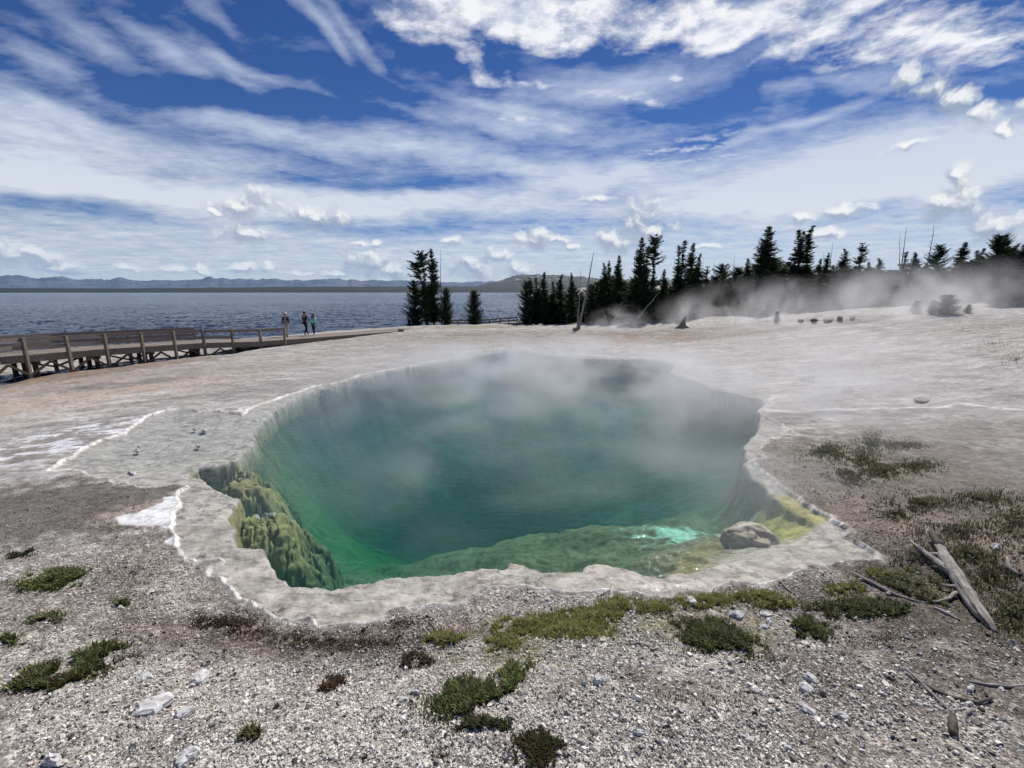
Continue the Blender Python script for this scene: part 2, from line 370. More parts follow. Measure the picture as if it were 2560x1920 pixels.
def height(X, Y, full=False, s=None):
    X = np.asarray(X, float); Y = np.asarray(Y, float)
    wx = X + .05 * (fbm(X * 5, Y * 5, 3, 21) - .5); wy = Y + .05 * (fbm(X * 5 + 9, Y * 5, 3, 22) - .5)
    s = sdf(SHORE, wx, wy) if s is None else s
    n1 = fbm(X * 1.6, Y * 1.6, 4, 1); n2 = fbm(X * 9, Y * 9, 4, 2); n3 = fbm(X * 30, Y * 30, 2, 3)
    gb = ground_base(X, Y)
    # keep the ground above the pool level close to its rim
    k = sstep(0.0, 1.6, s)
    g = (1 - k) * .035 + k * np.maximum(gb, np.where(s < 2.5, .03, -99)) if False else (1 - k) * .035 + k * gb
    g = g + (n1 - .5) * .07 * k + (n2 - .5) * (.010 + .016 * sstep(11, 7, np.hypot(X, Y))) * sstep(.02, .4, s) + (n3 - .5) * .008 * sstep(14, 9, np.hypot(X, Y))
    rim = .022 * np.exp(-((s - .03) / .03) ** 2) * (.2 + 1.4 * n2)
    out = g + rim
    out = out * sstep(-.005, .045, s) + (-.006) * (1 - sstep(-.005, .045, s))
    # inside
    wx2 = X + .12 * (fbm(X * 3.3, Y * 3.3, 4, 31) - .5); wy2 = Y + .12 * (fbm(X * 3.3 + 5, Y * 3.3, 4, 32) - .5)
    i = -sdf(INNER, wx2, wy2)
    shelf = -.014 - .07 * sstep(0, .9, -s) - .02 * (n1 - .5) - .022 * (n2 - .45) * sstep(0, .3, -s) - .008 * (n3 - .5)
    cx, cy = at(1190, 1125, -1.5)
    far = np.hypot((X - cx) / 7.5, (Y - cy) / 6.5)
    bowl = .25 + 1.55 * (1 - np.exp(-np.maximum(i, 0) / .38)) + 3.0 * np.exp(-far ** 2 * 2.2) * sstep(0, 2.5, i)
    bowl = bowl + .55 * (fbm(X * .55, Y * .8, 4, 44) - .5) * sstep(.3, 1.5, i)
    lx, ly = at(1420, 1345, -1.3); bowl = bowl * (1 - .48 * np.exp(-(np.abs((X - lx) / 3.2) ** 2.4 + np.abs((Y - ly) / 1.7) ** 2.2)) * sstep(.2, 1., i))
    # slower slope at left rear and right
    a = np.arctan2(Y - cy, X - cx)
    lx, ly = at(620, 1090, 0); soft = np.exp(-(((X - lx) / 1.3) ** 2 + ((Y - ly) / 2.6) ** 2))
    rx, ry = at(1880, 1330, 0); softr = np.exp(-(((X - rx) / 1.9) ** 2 + ((Y - ry) / 1.3) ** 2))
    gx, gy = at(1640, 1330, 0); softg = np.exp(-(((X - gx) / 2.2) ** 2 + ((Y - gy) / 1.6) ** 2))
    qx, qy = at(1950, 1200, 0)
    bowl = bowl * (1 - .80 * softr) * (1 - .2 * soft) * (1 - .35 * softg)
    step = sstep(0, .10, i) * (1 - .35 * soft) + .35 * soft * sstep(0, .9, i)
    step = step * (1 - .8 * softr) + .8 * softr * sstep(0, .9, i)
    deep = -(bowl * step) + .24 * (n1 - .5) * sstep(0, 1, i) + .07 * (n2 - .5) * sstep(0, .5, i) + .10 * (fbm(X * 4, Y * 4, 4, 46) - .5) * sstep(0, .5, i)
    # rock buttress on the left
    def lump(px, py, z, ax, ay, top, seed):
        lx, ly = at(px, py, z); e = np.hypot((X - lx) / ax, (Y - ly) / ay) + .55 * (fbm(X * 2.6, Y * 2.6, 4, seed) - .5)
        r = np.abs(fbm(X * 4.5, Y * 4.5, 4, seed + 3, .6) - .5) * 2
        hgt = top - .85 * np.clip(e, 0, 9) ** 2.2 + .22 * (fbm(X * 3, Y * 3, 4, seed + 7) - .5)
        st_ = .13; q = (hgt + .05 * (fbm(X * 6, Y * 6, 3, seed + 9) - .5)) / st_; fr_ = q - np.floor(q); hgt = (np.floor(q) + sstep(.15, .85, fr_)) * st_
        return np.where(e < 1.6, hgt - .16 * (1 - r) ** 9 + .04 * (n2 - .5), -99)
    deep = np.maximum(deep, np.maximum.reduce([lump(655, 1300, -.35, .85, .75, -.22, 50), lump(600, 1215, -.25, .75, .75, -.14, 60), lump(600, 1172, -.2, .8, .5, -.14, 61), lump(720, 1390, -.8, .8, .6, -.80, 70)]))
    inside = np.where(i > 0, shelf + np.minimum(deep, -.02), shelf)
    inside = np.where(s < -.0, np.minimum(inside, -.006), inside)
    H = np.where(s > -.002, out, inside)
    if full: return H, s, i, n1, n2
    return H
def hz(x, y): return float(height(np.array([x]), np.array([y]))[0])
def gat(px, py):
    """point of the ground seen at this pixel (found by stepping down the ray)"""
    d = ray(px, py); lo = None
    ts = np.geomspace(1.5, 140, 260); X = d[0] * ts; Y = d[1] * ts; Z = EYE + d[2] * ts
    k = np.argmax(Z < height(X, Y)); k = max(k, 1)
    ts = np.linspace(ts[k - 1], ts[k], 40); X = d[0] * ts; Y = d[1] * ts; Z = EYE + d[2] * ts
    k = int(np.argmax(Z < height(X, Y))); return float(X[k]), float(Y[k]), float(height(X[k:k+1], Y[k:k+1])[0])

# ------------------------------------------------------------------ materials
def mat(name, build):
    m = bpy.data.materials.new(name); m.use_nodes = True; t = m.node_tree; t.nodes.clear(); g = NG(t)
    out = g.new('ShaderNodeOutputMaterial'); build(g, out); return m
def pbr(g, out, col, rough=.8, bump=None, bd=.01, bs=1.0, spec=.3, ior=None):
    p = g.new('ShaderNodeBsdfPrincipled'); g.put(p.inputs['Base Color'], col); g.put(p.inputs['Roughness'], rough)
    p.inputs['Specular IOR Level'].default_value = spec
    if ior: p.inputs['IOR'].default_value = ior
    if bump is not None:
        b = g.new('ShaderNodeBump'); b.inputs['Strength'].default_value = bs; b.inputs['Distance'].default_value = bd
        g.put(b.inputs['Height'], bump); g.l.new(b.outputs[0], p.inputs['Normal'])
    g.l.new(p.outputs[0], out.inputs[0]); return p
def wood(base, dark, scale=1.0, rough=.85):
    def f(g, out):
        tc = g.new('ShaderNodeTexCoord').outputs['Object']
        gr = g.noise(g.mapping(tc, scale=(3, 3, 3)), 6 * scale, 5, .6)
        st = g.noise(g.mapping(tc, scale=(14, 14, 2)), 4 * scale, 4, .6)
        f_ = g.m('MULTIPLY', g.mr(gr, .3, .7), g.mr(st, .25, .75))
        pbr(g, out, g.mix(f_, dark, base), rough, st, .006)
    return f
def m_ground(g, out):
    P = g.new('ShaderNodeNewGeometry').outputs['Position']
    col = g.attr('tint', 'Color'); grav = g.attr('gravel'); wet = g.attr('wet')
    n0 = g.noise(g.mapping(P, scale=(1, 1.5, 1)), .9, 6, .62)
    n1 = g.noise(P, 9, 6, .65); n2 = g.noise(P, 70, 5, .6)
    vo = g.new('ShaderNodeTexVoronoi', feature='F1', voronoi_dimensions='3D'); g.put(vo.inputs['Vector'], g.v('ADD', P, g.v('SCALE', g.noise(P, 30, 2, col=True), scale=.03))); vo.inputs['Scale'].default_value = 42
    cell = g.sep(vo.outputs['Color'])[0]
    v2 = g.new('ShaderNodeTexVoronoi', feature='F1', voronoi_dimensions='3D'); g.put(v2.inputs['Vector'], P); v2.inputs['Scale'].default_value = 95
    cell2 = g.sep(v2.outputs['Color'])[1]
    c = g.mix(1.0, col, g.ramp(n0, [(.25, (.72, .70, .68)), (.5, (1, 1, 1)), (.75, (1.12, 1.12, 1.12))]), 'MULTIPLY')
    c = g.mix(1.0, c, g.ramp(n1, [(.3, (.58, .56, .54)), (.5, (1, 1, 1)), (.72, (1.22, 1.21, 1.19))]), 'MULTIPLY')
    n4 = g.noise(g.mapping(P, scale=(1, 2.5, 1)), 3.0, 7, .68)
    c = g.mix(1.0, c, g.ramp(n4, [(.36, (.66, .64, .62)), (.48, (1, 1, 1)), (.66, (1.1, 1.1, 1.1))]), 'MULTIPLY')
    cg = g.ramp(g.m('ADD', g.m('MULTIPLY', cell, .55), g.m('MULTIPLY', cell2, .45)), [(.0, (.22, .2, .18)), (.45, (.7, .68, .66)), (.62, (1.0, 1.0, 1.0)), (.85, (1.7, 1.68, 1.62))])
    c = g.mix(grav, c, g.mix(1.0, c, cg, 'MULTIPLY'))
    hb = g.m('ADD', g.m('MULTIPLY', n1, .5), g.m('MULTIPLY', n2, .25))
    hb = g.m('ADD', hb, g.m('MULTIPLY', g.m('MULTIPLY', g.m('SUBTRACT', cell, vo.outputs['Distance']), grav), 1.2))
    rough = g.m('SUBTRACT', .92, g.m('MULTIPLY', wet, .62))
    pbr(g, out, c, rough, hb, .009, 1.0, .35)
def m_vcol(name, rough=.8, sc_=30, bd=.004, attr='tint', var=.35, spec=.3, trans=0.0):
    def f(g, out):
        P = g.new('ShaderNodeTexCoord').outputs['Object']; n = g.noise(P, sc_, 4, .6)
        c = g.mix(1.0, g.attr(attr, 'Color'), g.ramp(n, [(.3, (1 - var,) * 3), (.7, (1 + var,) * 3)]), 'MULTIPLY')
        p = pbr(g, out, c, rough, n, bd, 1.0, spec)
        if trans:
            t = g.new('ShaderNodeBsdfTranslucent'); g.put(t.inputs[0], c); mx = g.new('ShaderNodeMixShader'); mx.inputs[0].default_value = trans
            g.l.new(p.outputs[0], mx.inputs[1]); g.l.new(t.outputs[0], mx.inputs[2]); g.l.new(mx.outputs[0], out.inputs[0])
    return mat(name, f)
def m_plain(name, c1, c2, sc_=8, rough=.8, bd=.004, spec=.3):
    def f(g, out):
        P = g.new('ShaderNodeTexCoord').outputs['Object']; n = g.noise(P, sc_, 5, .6)
        pbr(g, out, g.mix(g.mr(n, .3, .7), c1, c2), rough, n, bd, 1.0, spec)
    return mat(name, f)
M = {}
M['ground'] = mat('sinter_ground', m_ground)
M['chips'] = m_vcol('sinter_chips', .75, 60, .002, var=.2)
M['plant'] = m_vcol('plant_leaf', .6, 12, .0, var=.25, trans=.25)
M['needle'] = m_vcol('needles', .75, 3, 0, var=.35, trans=.15)
M['bark'] = m_plain('bark', (.09, .07, .055), (.17, .145, .12), 10, .9, .01)
M['deadwood'] = m_plain('dead_wood_grey', (.17, .155, .14), (.36, .34, .315), 9, .85, .008)
M['paledead'] = mat('bleached_wood', wood((.52, .50, .47), (.22, .20, .18), 2.0))
M['darkstick'] = m_plain('dark_stick', (.05, .04, .033), (.13, .105, .085), 20, .85, .004)
M['plank'] = mat('weathered_plank', wood((.42, .365, .31), (.19, .155, .13), 1.0))
M['post'] = mat('brown_post', wood((.37, .31, .25), (.17, .14, .11), 1.0))
M['beam'] = mat('dark_beam', wood((.17, .125, .095), (.07, .055, .042), 1.0))
M['slab'] = m_plain('white_sinter_stone', (.42, .41, .40), (.72, .71, .69), 14, .8, .006)

def m_log(g, out):
    P = g.new('ShaderNodeTexCoord').outputs['Object']
    a = at(2490, 1583, .3); b = at(2330, 1358, .3); an = math.atan2(b[1] - a[1], b[0] - a[0])
    Q = g.mapping(g.mapping(P, rot=(0, 0, -an)), scale=(1.2, 22, 22))
    n = g.noise(Q, 2.2, 6, .65, .3); n2 = g.noise(P, 7, 4, .6); ck = g.noise(g.mapping(Q, scale=(.5, 1, 1)), 1.2, 3, .5)
    c = g.mix(g.mr(n, .30, .68), (.10, .088, .078), (.46, .44, .41)); c = g.mix(g.mr(n2, .45, .7, 0, .5), c, (.26, .22, .18))
    c = g.mix(g.m('MULTIPLY', g.mr(ck, .60, .66), .85), c, (.03, .026, .022))
    pbr(g, out, c, .85, g.m('SUBTRACT', n, g.mr(ck, .60, .66)), .012)
M['log'] = mat('log_wood', m_log)

def m_poolwater(g, out):
    P = g.new('ShaderNodeNewGeometry').outputs['Position']
    n = g.m('ADD', g.noise(g.mapping(P, scale=(1, 2.2, 1)), 5, 4, .55), g.m('MULTIPLY', g.noise(P, 22, 3, .5), .25))
    b = g.new('ShaderNodeBump'); b.inputs['Strength'].default_value = 1.0; b.inputs['Distance'].default_value = .014; g.put(b.inputs['Height'], n)
    fr = g.new('ShaderNodeFresnel'); fr.inputs[0].default_value = 1.33; g.l.new(b.outputs[0], fr.inputs[1])
    tr = g.new('ShaderNodeBsdfTransparent'); gl = g.new('ShaderNodeBsdfGlossy'); gl.inputs['Roughness'].default_value = .03; g.l.new(b.outputs[0], gl.inputs['Normal'])
    mx = g.new('ShaderNodeMixShader'); g.l.new(fr.outputs[0], mx.inputs[0]); g.l.new(tr.outputs[0], mx.inputs[1]); g.l.new(gl.outputs[0], mx.inputs[2])
    g.l.new(mx.outputs[0], out.inputs[0])
    va = g.new('ShaderNodeVolumeAbsorption'); g.put(va.inputs[0], (.0, .78, .68, 1)); va.inputs[1].default_value = .17
    vs = g.new('ShaderNodeVolumeScatter'); g.put(vs.inputs[0], (.07, .42, .38, 1)); vs.inputs[1].default_value = .05
    ad = g.new('ShaderNodeAddShader'); g.l.new(va.outputs[0], ad.inputs[0]); g.l.new(vs.outputs[0], ad.inputs[1]); g.l.new(ad.outputs[0], out.inputs[1])
M['pool'] = mat('hot_spring_water', m_poolwater)
def m_lake(g, out):
    P = g.new('ShaderNodeNewGeometry').outputs['Position']
    b_ = g.noise(g.mapping(P, rot=(0, 0, R(-12)), scale=(1, 2.6, 1)), 1.3, 5, .62)
    far_ = g.noise(g.mapping(P, rot=(0, 0, R(6)), scale=(1, 2.2, 1)), .12, 5, .65)
    big = g.noise(g.mapping(P, scale=(1, 3, 1)), .012, 4, .6)
    h = g.m('ADD', g.m('MULTIPLY', far_, 5.0), g.m('MULTIPLY', b_, .45))
    c = g.mix(g.mr(big, .35, .65), (.016, .032, .055), (.035, .06, .095))
    pbr(g, out, c, .12, h, .30, 1.0, .5, 1.33)
M['lake'] = mat('lake_water', m_lake)

def steam_mat(name, dens, scale, thr0, thr1, col=(.97, .98, 1.0), fall=None, aniso=.55, stretch=(1, 1, 1.4), seed=0.):
    """patchy vapour; fall = list of (centre xyz, radii xyz, strength)"""
    def f(g, out):
        P = g.new('ShaderNodeNewGeometry').outputs['Position']
        n = g.noise(g.mapping(P, loc=(seed, seed * .7, 0), scale=stretch), scale, 4, .58, .6)
        d = g.mr(n, thr0, thr1)
        acc = None
        for c, r, a in fall:
            q = g.v('LENGTH', g.mapping(P, c, (0, 0, 0), r, 'TEXTURE'))
            e = g.m('MULTIPLY', g.mr(q, 0.15, 1., 1., 0.), a)
            acc = e if acc is None else g.m('MAXIMUM', acc, e)
        d = g.m('MULTIPLY', g.m('MULTIPLY', d, acc), dens)
        v = g.new('ShaderNodeVolumePrincipled'); g.put(v.inputs['Color'], col); g.put(v.inputs['Density'], d); v.inputs['Anisotropy'].default_value = aniso
        g.l.new(v.outputs[0], out.inputs[1])
    m = mat(name, f); return m

# ------------------------------------------------------------------ ground
def nz(px, py, z=0.0): return np.array(at(px, py, z))
def build_ground():
    r = [.6]
    while r[-1] < 180:
        q = r[-1]; k = .03 if q < 1.9 else (.0036 if q < 14 else (.0048 if q < 40 else .018)); r.append(q * (1 + k))
    r = np.array(r)
    az = np.concatenate([np.arange(-180, -75, 3.0), np.arange(-75, -52, .45), np.arange(-52, 52, .115), np.arange(52, 75, .45), np.arange(75, 180, 3.0)])
    az = np.radians(az); na, nr = len(az), len(r)
    RR, AA = np.meshgrid(r, az, indexing='ij')
    X = (RR * np.sin(AA)).ravel(); Y = (RR * np.cos(AA)).ravel()
    Z, s, i, n1, n2 = height(X, Y, True)
    V = np.stack([X, Y, Z], 1)
    idx = np.arange(nr * na).reshape(nr, na)
    nx = np.roll(idx, -1, axis=1)
    F = np.stack([idx[:-1].ravel(), idx[1:].ravel(), nx[1:].ravel(), nx[:-1].ravel()], 1)
    c0 = len(V); V = np.vstack([V, [[0, 0, hz(0.3, .3)]]])
    F3 = np.stack([np.full(na, c0), idx[0], nx[0]], 1)
    # --- colours of the surface; the pool bed also carries painted deep-water darkening
    def mixc(c, k, col): return c * (1 - k[:, None]) + np.array(col)[None] * k[:, None]
    big = fbm(X * .35, Y * .5, 5, 80); mid = fbm(X * 1.3, Y * 2.2, 5, 81, .6); fine = fbm(X * 6, Y * 6, 4, 82, .6)
    streak = fbm((X * .8 + Y * .3) * .5, (Y * .95 - X * .3) * 3.2, 4, 83, .6)
    rr = np.hypot(X, Y)
    col = np.tile(np.array([[.45, .432, .405]]), (len(X), 1))
    col = mixc(col, .65 * sstep(.50, .64, streak), (.54, .525, .505))
    col = mixc(col, .7 * sstep(.52, .36, mid), (.30, .275, .25))
    col = mixc(col, .3 * sstep(.56, .68, big), (.53, .51, .48))
    def zone(px, py, wx, wy, rot=0, w=.35, z=0.0, f=None):
        cx, cy = at(px, py, z); dx = X - cx; dy = Y - cy; a = R(rot)
        u = (dx * math.cos(a) + dy * math.sin(a)) / wx; v_ = (-dx * math.sin(a) + dy * math.cos(a)) / wy
        e = np.hypot(u, v_) + 1.1 * ((fine if f is None else f) - .5) + .8 * (mid - .5)
        return sstep(1 + w, 1 - w, e)
    col = mixc(col, .55 * sstep(.52, .64, fbm(X * 1.1 + Y * .5, Y * 5.5, 5, 84, .65)), (.22, .20, .18))
    col = mixc(col, .5 * sstep(.55, .66, fbm(X * 4, Y * 9, 4, 85, .6)), (.30, .275, .25))
    # orange and pink bacterial staining at left
    k = zone(230, 965, 7, 4.2, 50, .5, -.3); col = mixc(col, .5 * k, (.47, .385, .32))
    k = zone(90, 1010, 4.5, 2.6, 40, .5, -.2) * sstep(.40, .60, streak); col = mixc(col, .75 * k, (.44, .35, .27))
    k = zone(300, 930, 5, 1.3, 60, .4, -.5); col = mixc(col, .75 * k, (.25, .19, .13))
    k = zone(130, 935, 4.2, 2.4, 60, .4, -.5) * sstep(.4, .6, streak); col = mixc(col, .85 * k, (.34, .20, .11))
    k = zone(60, 965, 4, 2.2, 40, .4, -.4) * sstep(.45, .6, mid); col = mixc(col, .6 * k, (.38, .27, .15))
    k = zone(330, 960, 2.2, .8, 30, .4, -.3); col = mixc(col, .7 * k, (.22, .20, .18))
    k = zone(520, 975, 5, 1.6, 40, .5, -.1) * sstep(.5, .62, streak); col = mixc(col, .7 * k, (.60, .58, .56))
    k = zone(480, 990, 1.6, .5, 20, .4, -.05); col = mixc(col, .6 * k, (.25, .22, .2))
    k = zone(780, 955, 4.0, 1.0, 45, .4, -.0); col = mixc(col, .7 * k, (.27, .255, .24))
    # mid-distance brown patch and hummocks
    k = zone(1400, 842, 13, 5, 5, .5, 0) * sstep(.38, .52, mid); col = mixc(col, .85 * k, (.21, .165, .13))
    k = zone(1700, 850, 9, 2.5, 5, .5, 0) * sstep(.42, .55, mid); col = mixc(col, .6 * k, (.30, .21, .17))
    for (zx, zy, za, zb, zc) in ((2150, 925, 2.6, .9, (.22, .20, .17)), (2240, 945, 1.8, .5, (.27, .26, .17)), (2480, 880, 4.0, 1.6, (.22, .21, .17)), (2000, 870, 3.5, .8, (.27, .22, .19)), (2350, 985, 1.6, .35, (.2, .185, .165)), (2530, 1010, 1.6, .4, (.2, .185, .165)), (2060, 1000, 2.4, .45, (.24, .225, .2)), (1800, 905, 3.0, .7, (.28, .25, .22)), (2420, 1075, 3.2, .9, (.22, .205, .185)), (1030, 870, 4.5, 1.2, (.26, .24, .21)), (620, 905, 5, 1.5, (.30, .28, .25)), (1960, 1035, 1.1, .5, (.24, .215, .19)), (2230, 800, 9, 1.2, (.25, .23, .2)), (1900, 830, 8, 1.0, (.24, .215, .19))):
        k = zone(zx, zy, za, zb, 8, .55, .1 if zy > 850 else .6) * sstep(.40, .56, fine * .5 + .5 * mid); col = mixc(col, .8 * k, zc)
    tl = sdline([at(*p, .05) for p in [(1925, 1025), (2000, 1030), (2100, 1026), (2250, 1030), (2400, 1025), (2560, 1046), (2700, 1075)]], X + .35 * (mid - .5), Y + .5 * (mid - .5)); col = mixc(col, .85 * np.exp(-(tl / (.05 + .1 * fine)) ** 2), (.70, .69, .67))
    tl2 = sdline([at(*p, .05) for p in [(1925, 1032), (2100, 1036), (2250, 1040), (2400, 1036), (2560, 1058)]], X + .35 * (mid - .5), Y + .5 * (mid - .5)); col = mixc(col, .6 * np.exp(-(tl2 / (.12 + .1 * fine)) ** 2), (.22, .2, .185))
    k = zone(1180, 818, 5, 2, 5, .4, 0); col = mixc(col, .6 * k, (.26, .23, .13))
    # white efflorescence
    white = zone(160, 1100, 5.2, 1.7, 25, .5) * sstep(.44, .56, fbm(X * 2.2, Y * 7, 4, 90, .6)); col = mixc(col, .9 * white, (.76, .77, .80))
    kk = zone(150, 1100, 5.5, 2.2, 25, .4) * (1 - white); col = mixc(col, .55 * kk, (.24, .215, .19))
    # dark damp gravel left of the pool
    k = zone(200, 1270, 3.2, 1.15, 22, .35); col = mixc(col, .88 * k, (.155, .142, .128))
    k = zone(360, 1420, 1.0, .9, 0, .5); col = mixc(col, .6 * k, (.2, .185, .165))
    wp = sdf([at(*p) for p in [(452, 1240), (446, 1290), (444, 1340), (452, 1372), (405, 1366), (440, 1335), (400, 1318), (340, 1324), (292, 1322), (280, 1300), (340, 1290), (400, 1262), (415, 1246)]], X + .18 * (fine - .5), Y + .18 * (mid - .5))
    kwp = sstep(.03, -.03, wp); col = mixc(col, .95 * kwp, (.80, .81, .83))
    k = zone(380, 1275, .55, .35, 30, .3) * (1 - kwp); col = mixc(col, .7 * k, (.44, .37, .32))
    # near ground
    neark = sstep(8.5, 5.5, rr) * sstep(0.02, .25, s)
    col = mixc(col, .7 * neark, (.50, .465, .42))
    k = zone(700, 1600, 1.6, .28, -6, .6) * neark; col = mixc(col, .75 * k, (.135, .095, .075))
    k = zone(1080, 1590, 1.0, .25, 5, .6) * neark; col = mixc(col, .6 * k, (.16, .12, .095))
    k = sstep(.50, .60, fbm(X * 1.8, Y * 1.8, 4, 95)) * neark; col = mixc(col, .55 * k, (.17, .14, .12))
    # earthy ground at right
    k = zone(2400, 1300, 5.0, 3.2, 20, .5, .1); col = mixc(col, .85 * k, (.17, .145, .12))
    k = zone(2480, 1500, 1.6, 1.2, 30, .5, .15); col = mixc(col, .7 * k, (.085, .068, .05))
    k = zone(2200, 1300, 2.2, .7, -40, .5, .05); col = mixc(col, .6 * k, (.30, .235, .20))
    k = zone(2300, 1130, 5, 2.0, 10, .6, .1) * sstep(.45, .6, mid); col = mixc(col, .6 * k, (.19, .18, .13))
    k = zone(1560, 1590, 1.3, .3, 8, .6, .1) * neark; col = mixc(col, .45 * k, (.25, .25, .11))
    # white rim
    rimk = (.62 + .38 * sstep(.40, .55, fbm(X * 2.4, Y * 2.4, 4, 130, .6))) * np.exp(-(np.maximum(s - .010, 0) / (.026 + .05 * sstep(.4, .8, fine) + .0022 * Y)) ** 2) * (s > -.06); col = mixc(col, .95 * np.clip(rimk, 0, 1), (.80, .79, .77))
    k = sstep(.25, .05, s) * (s > .05) * sstep(12, 15, Y + 0 * X); col = mixc(col, .3 * k, (.3, .27, .25))
    # ---- under water
    ins = s < 0
    pale = np.tile(np.array([[.54, .515, .475]]), (len(X), 1)) * (.86 + .3 * fine[:, None])
    pale = pale * (1 - .22 * sstep(.62, .35, fbm(X * 5, Y * 5, 5, 99, .65)))[:, None]
    pale = pale * (1 - .55 * sstep(.93, .99, 1 - np.abs(fbm(X * 3.2, Y * 3.2, 4, 101, .6) - .5) * 2) * sstep(.5, .6, mid))[:, None]
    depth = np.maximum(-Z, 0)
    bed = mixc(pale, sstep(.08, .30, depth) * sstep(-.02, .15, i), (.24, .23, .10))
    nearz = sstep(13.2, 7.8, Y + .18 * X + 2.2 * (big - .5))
    bed = mixc(bed, sstep(.35, .75, depth), (.040, .085, .095))  # dark teal by depth: light lost in deep water, painted into the bed
    bed = mixc(bed, .95 * nearz * sstep(.45, .9, depth), (.185, .205, .115))
    bed = mixc(bed, .7 * sstep(.46, .60, fbm(X * 1.1, Y * 1.9, 5, 98, .6)) * nearz * sstep(.4, .8, depth), (.06, .10, .045))
    bed = mixc(bed, .35 * sstep(.50, .62, fbm(X * 2.6, Y * 4.0, 4, 97, .6)) * sstep(.4, .8, depth), (.13, .17, .08))
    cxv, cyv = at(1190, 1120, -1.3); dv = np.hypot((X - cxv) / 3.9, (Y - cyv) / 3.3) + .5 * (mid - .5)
    bed = mixc(bed, .96 * sstep(1.15, .55, dv) * (depth > .5), (.008, .014, .028))  # near-black vent centre: deep-water darkness painted into the bed colour
    gx_, gy_ = at(960, 1235, -1.6); dg = np.hypot((X - gx_) / 2.0, (Y - gy_) / 1.6) + .9 * (mid - .5)
    bed = mixc(bed, .7 * sstep(1.5, .2, dg), (.03, .16, .03))
    ox, oy = at(1420, 1345, -1.3); ko = np.exp(-(np.abs((X - ox) / 3.4) ** 2.4 + np.abs((Y - oy) / 1.9) ** 2.2)); bed = mixc(bed, .7 * ko * sstep(.4, .6, depth), (.19, .205, .105)); bed = mixc(bed, .6 * ko * sstep(.5, .62, fbm(X * 1.6, Y * 3, 5, 150, .6)), (.08, .11, .05))
    def bz(px, py, z, wx, wy, rot=0): return zone(px, py, wx, wy, rot, .3, z)
    rk = np.maximum.reduce([bz(655, 1300, -.3, 1.0, .85), bz(600, 1195, -.2, .95, .8), bz(720, 1390, -.8, .7, .5)]) * sstep(1.3, .7, depth) * (i > .02)
    bed = mixc(bed, .92 * rk, (.37, .335, .155)); bed = mixc(bed, .5 * rk * sstep(.5, .6, fbm(X * 3, Y * 3, 4, 140)), (.26, .25, .10))
    bed = mixc(bed, .9 * bz(665, 1262, -.3, .45, .22), (.50, .60, .56))
    bed = mixc(bed, .85 * bz(1715, 1318, -.8, 1.0, .6) * sstep(.47, .58, mid), (.50, .85, .70))
    bed = mixc(bed, .8 * bz(1800, 1275, -.7, .8, .3) * sstep(.47, .58, mid), (.45, .75, .62))
    bed = mixc(bed, .8 * bz(1940, 1335, -.4, .75, .45), (.52, .50, .15))
    col = np.where(ins[:, None], bed, col)
    grav = sstep(11, 6.5, rr) * sstep(.0, .12, s) * (1 - kwp) * (1 - .6 * white)
    grav = np.maximum(grav, .55 * zone(200, 1270, 3.6, 1.6, 22, .35) * (s > 0) * (1 - kwp))
    grav = np.maximum(grav, .5 * zone(2300, 1250, 6, 4.5, 0, .5, .1) * (s > 0))
    wetk = zone(100, 960, 6, 3.4, 45, .4, -.4) * .75
    wetk = np.where(ins, .0, wetk)
    pad = lambda a, v_: np.concatenate([a, [v_]])
    o = mesh_np('ground', V, [F, F3], M['ground'], True, {'tint': np.vstack([np.clip(col, .01, .85), [[.3, .3, .3]]]), 'gravel': pad(grav, 1.0), 'wet': pad(wetk, 0.)})
    tag(o, kind='structure')
build_ground()

# ------------------------------------------------------------------ pool water body
def build_pool():
    P = np.array([at(x, y, 0.0) for x, y in SHORE_PX]); n = len(P)
    # push the outline a little way into the bank so that the ground makes the water's edge
    a = np.roll(P, 1, 0); b = np.roll(P, -1, 0); t = b - a; t /= np.linalg.norm(t, axis=1)[:, None] + 1e-9
    area = .5 * np.sum(P[:, 0] * np.roll(P[:, 1], -1) - np.roll(P[:, 0], -1) * P[:, 1])
    nrm = np.stack([t[:, 1], -t[:, 0]], 1) * (1 if area > 0 else -1)
    Q = P + nrm * .05
    tri = geometry.tessellate_polygon([[Vector((x, y, 0)) for x, y in Q]])
    tri = np.array([list(t_) for t_ in tri])
    V = np.concatenate([np.c_[Q, np.zeros(n)], np.c_[Q, np.full(n, -10.)]])
    v0, v1, v2 = V[tri[:, 0]], V[tri[:, 1]], V[tri[:, 2]]
    up = np.cross(v1 - v0, v2 - v0)[:, 2] > 0
    tri = np.where(up[:, None], tri, tri[:, ::-1])
    k = np.arange(n); side = np.stack([k, (k + 1) % n, (k + 1) % n + n, k + n], 1)
    if area > 0: side = side[:, ::-1]
    me = mesh_np('pool_water', V, [tri, tri[:, ::-1] + n, side], M['pool'], False)
    tag(me, kind='structure')
    bm = bmesh.new(); bm.from_mesh(me.data); bmesh.ops.recalc_face_normals(bm, faces=bm.faces); bm.to_mesh(me.data); bm.free()
build_pool()

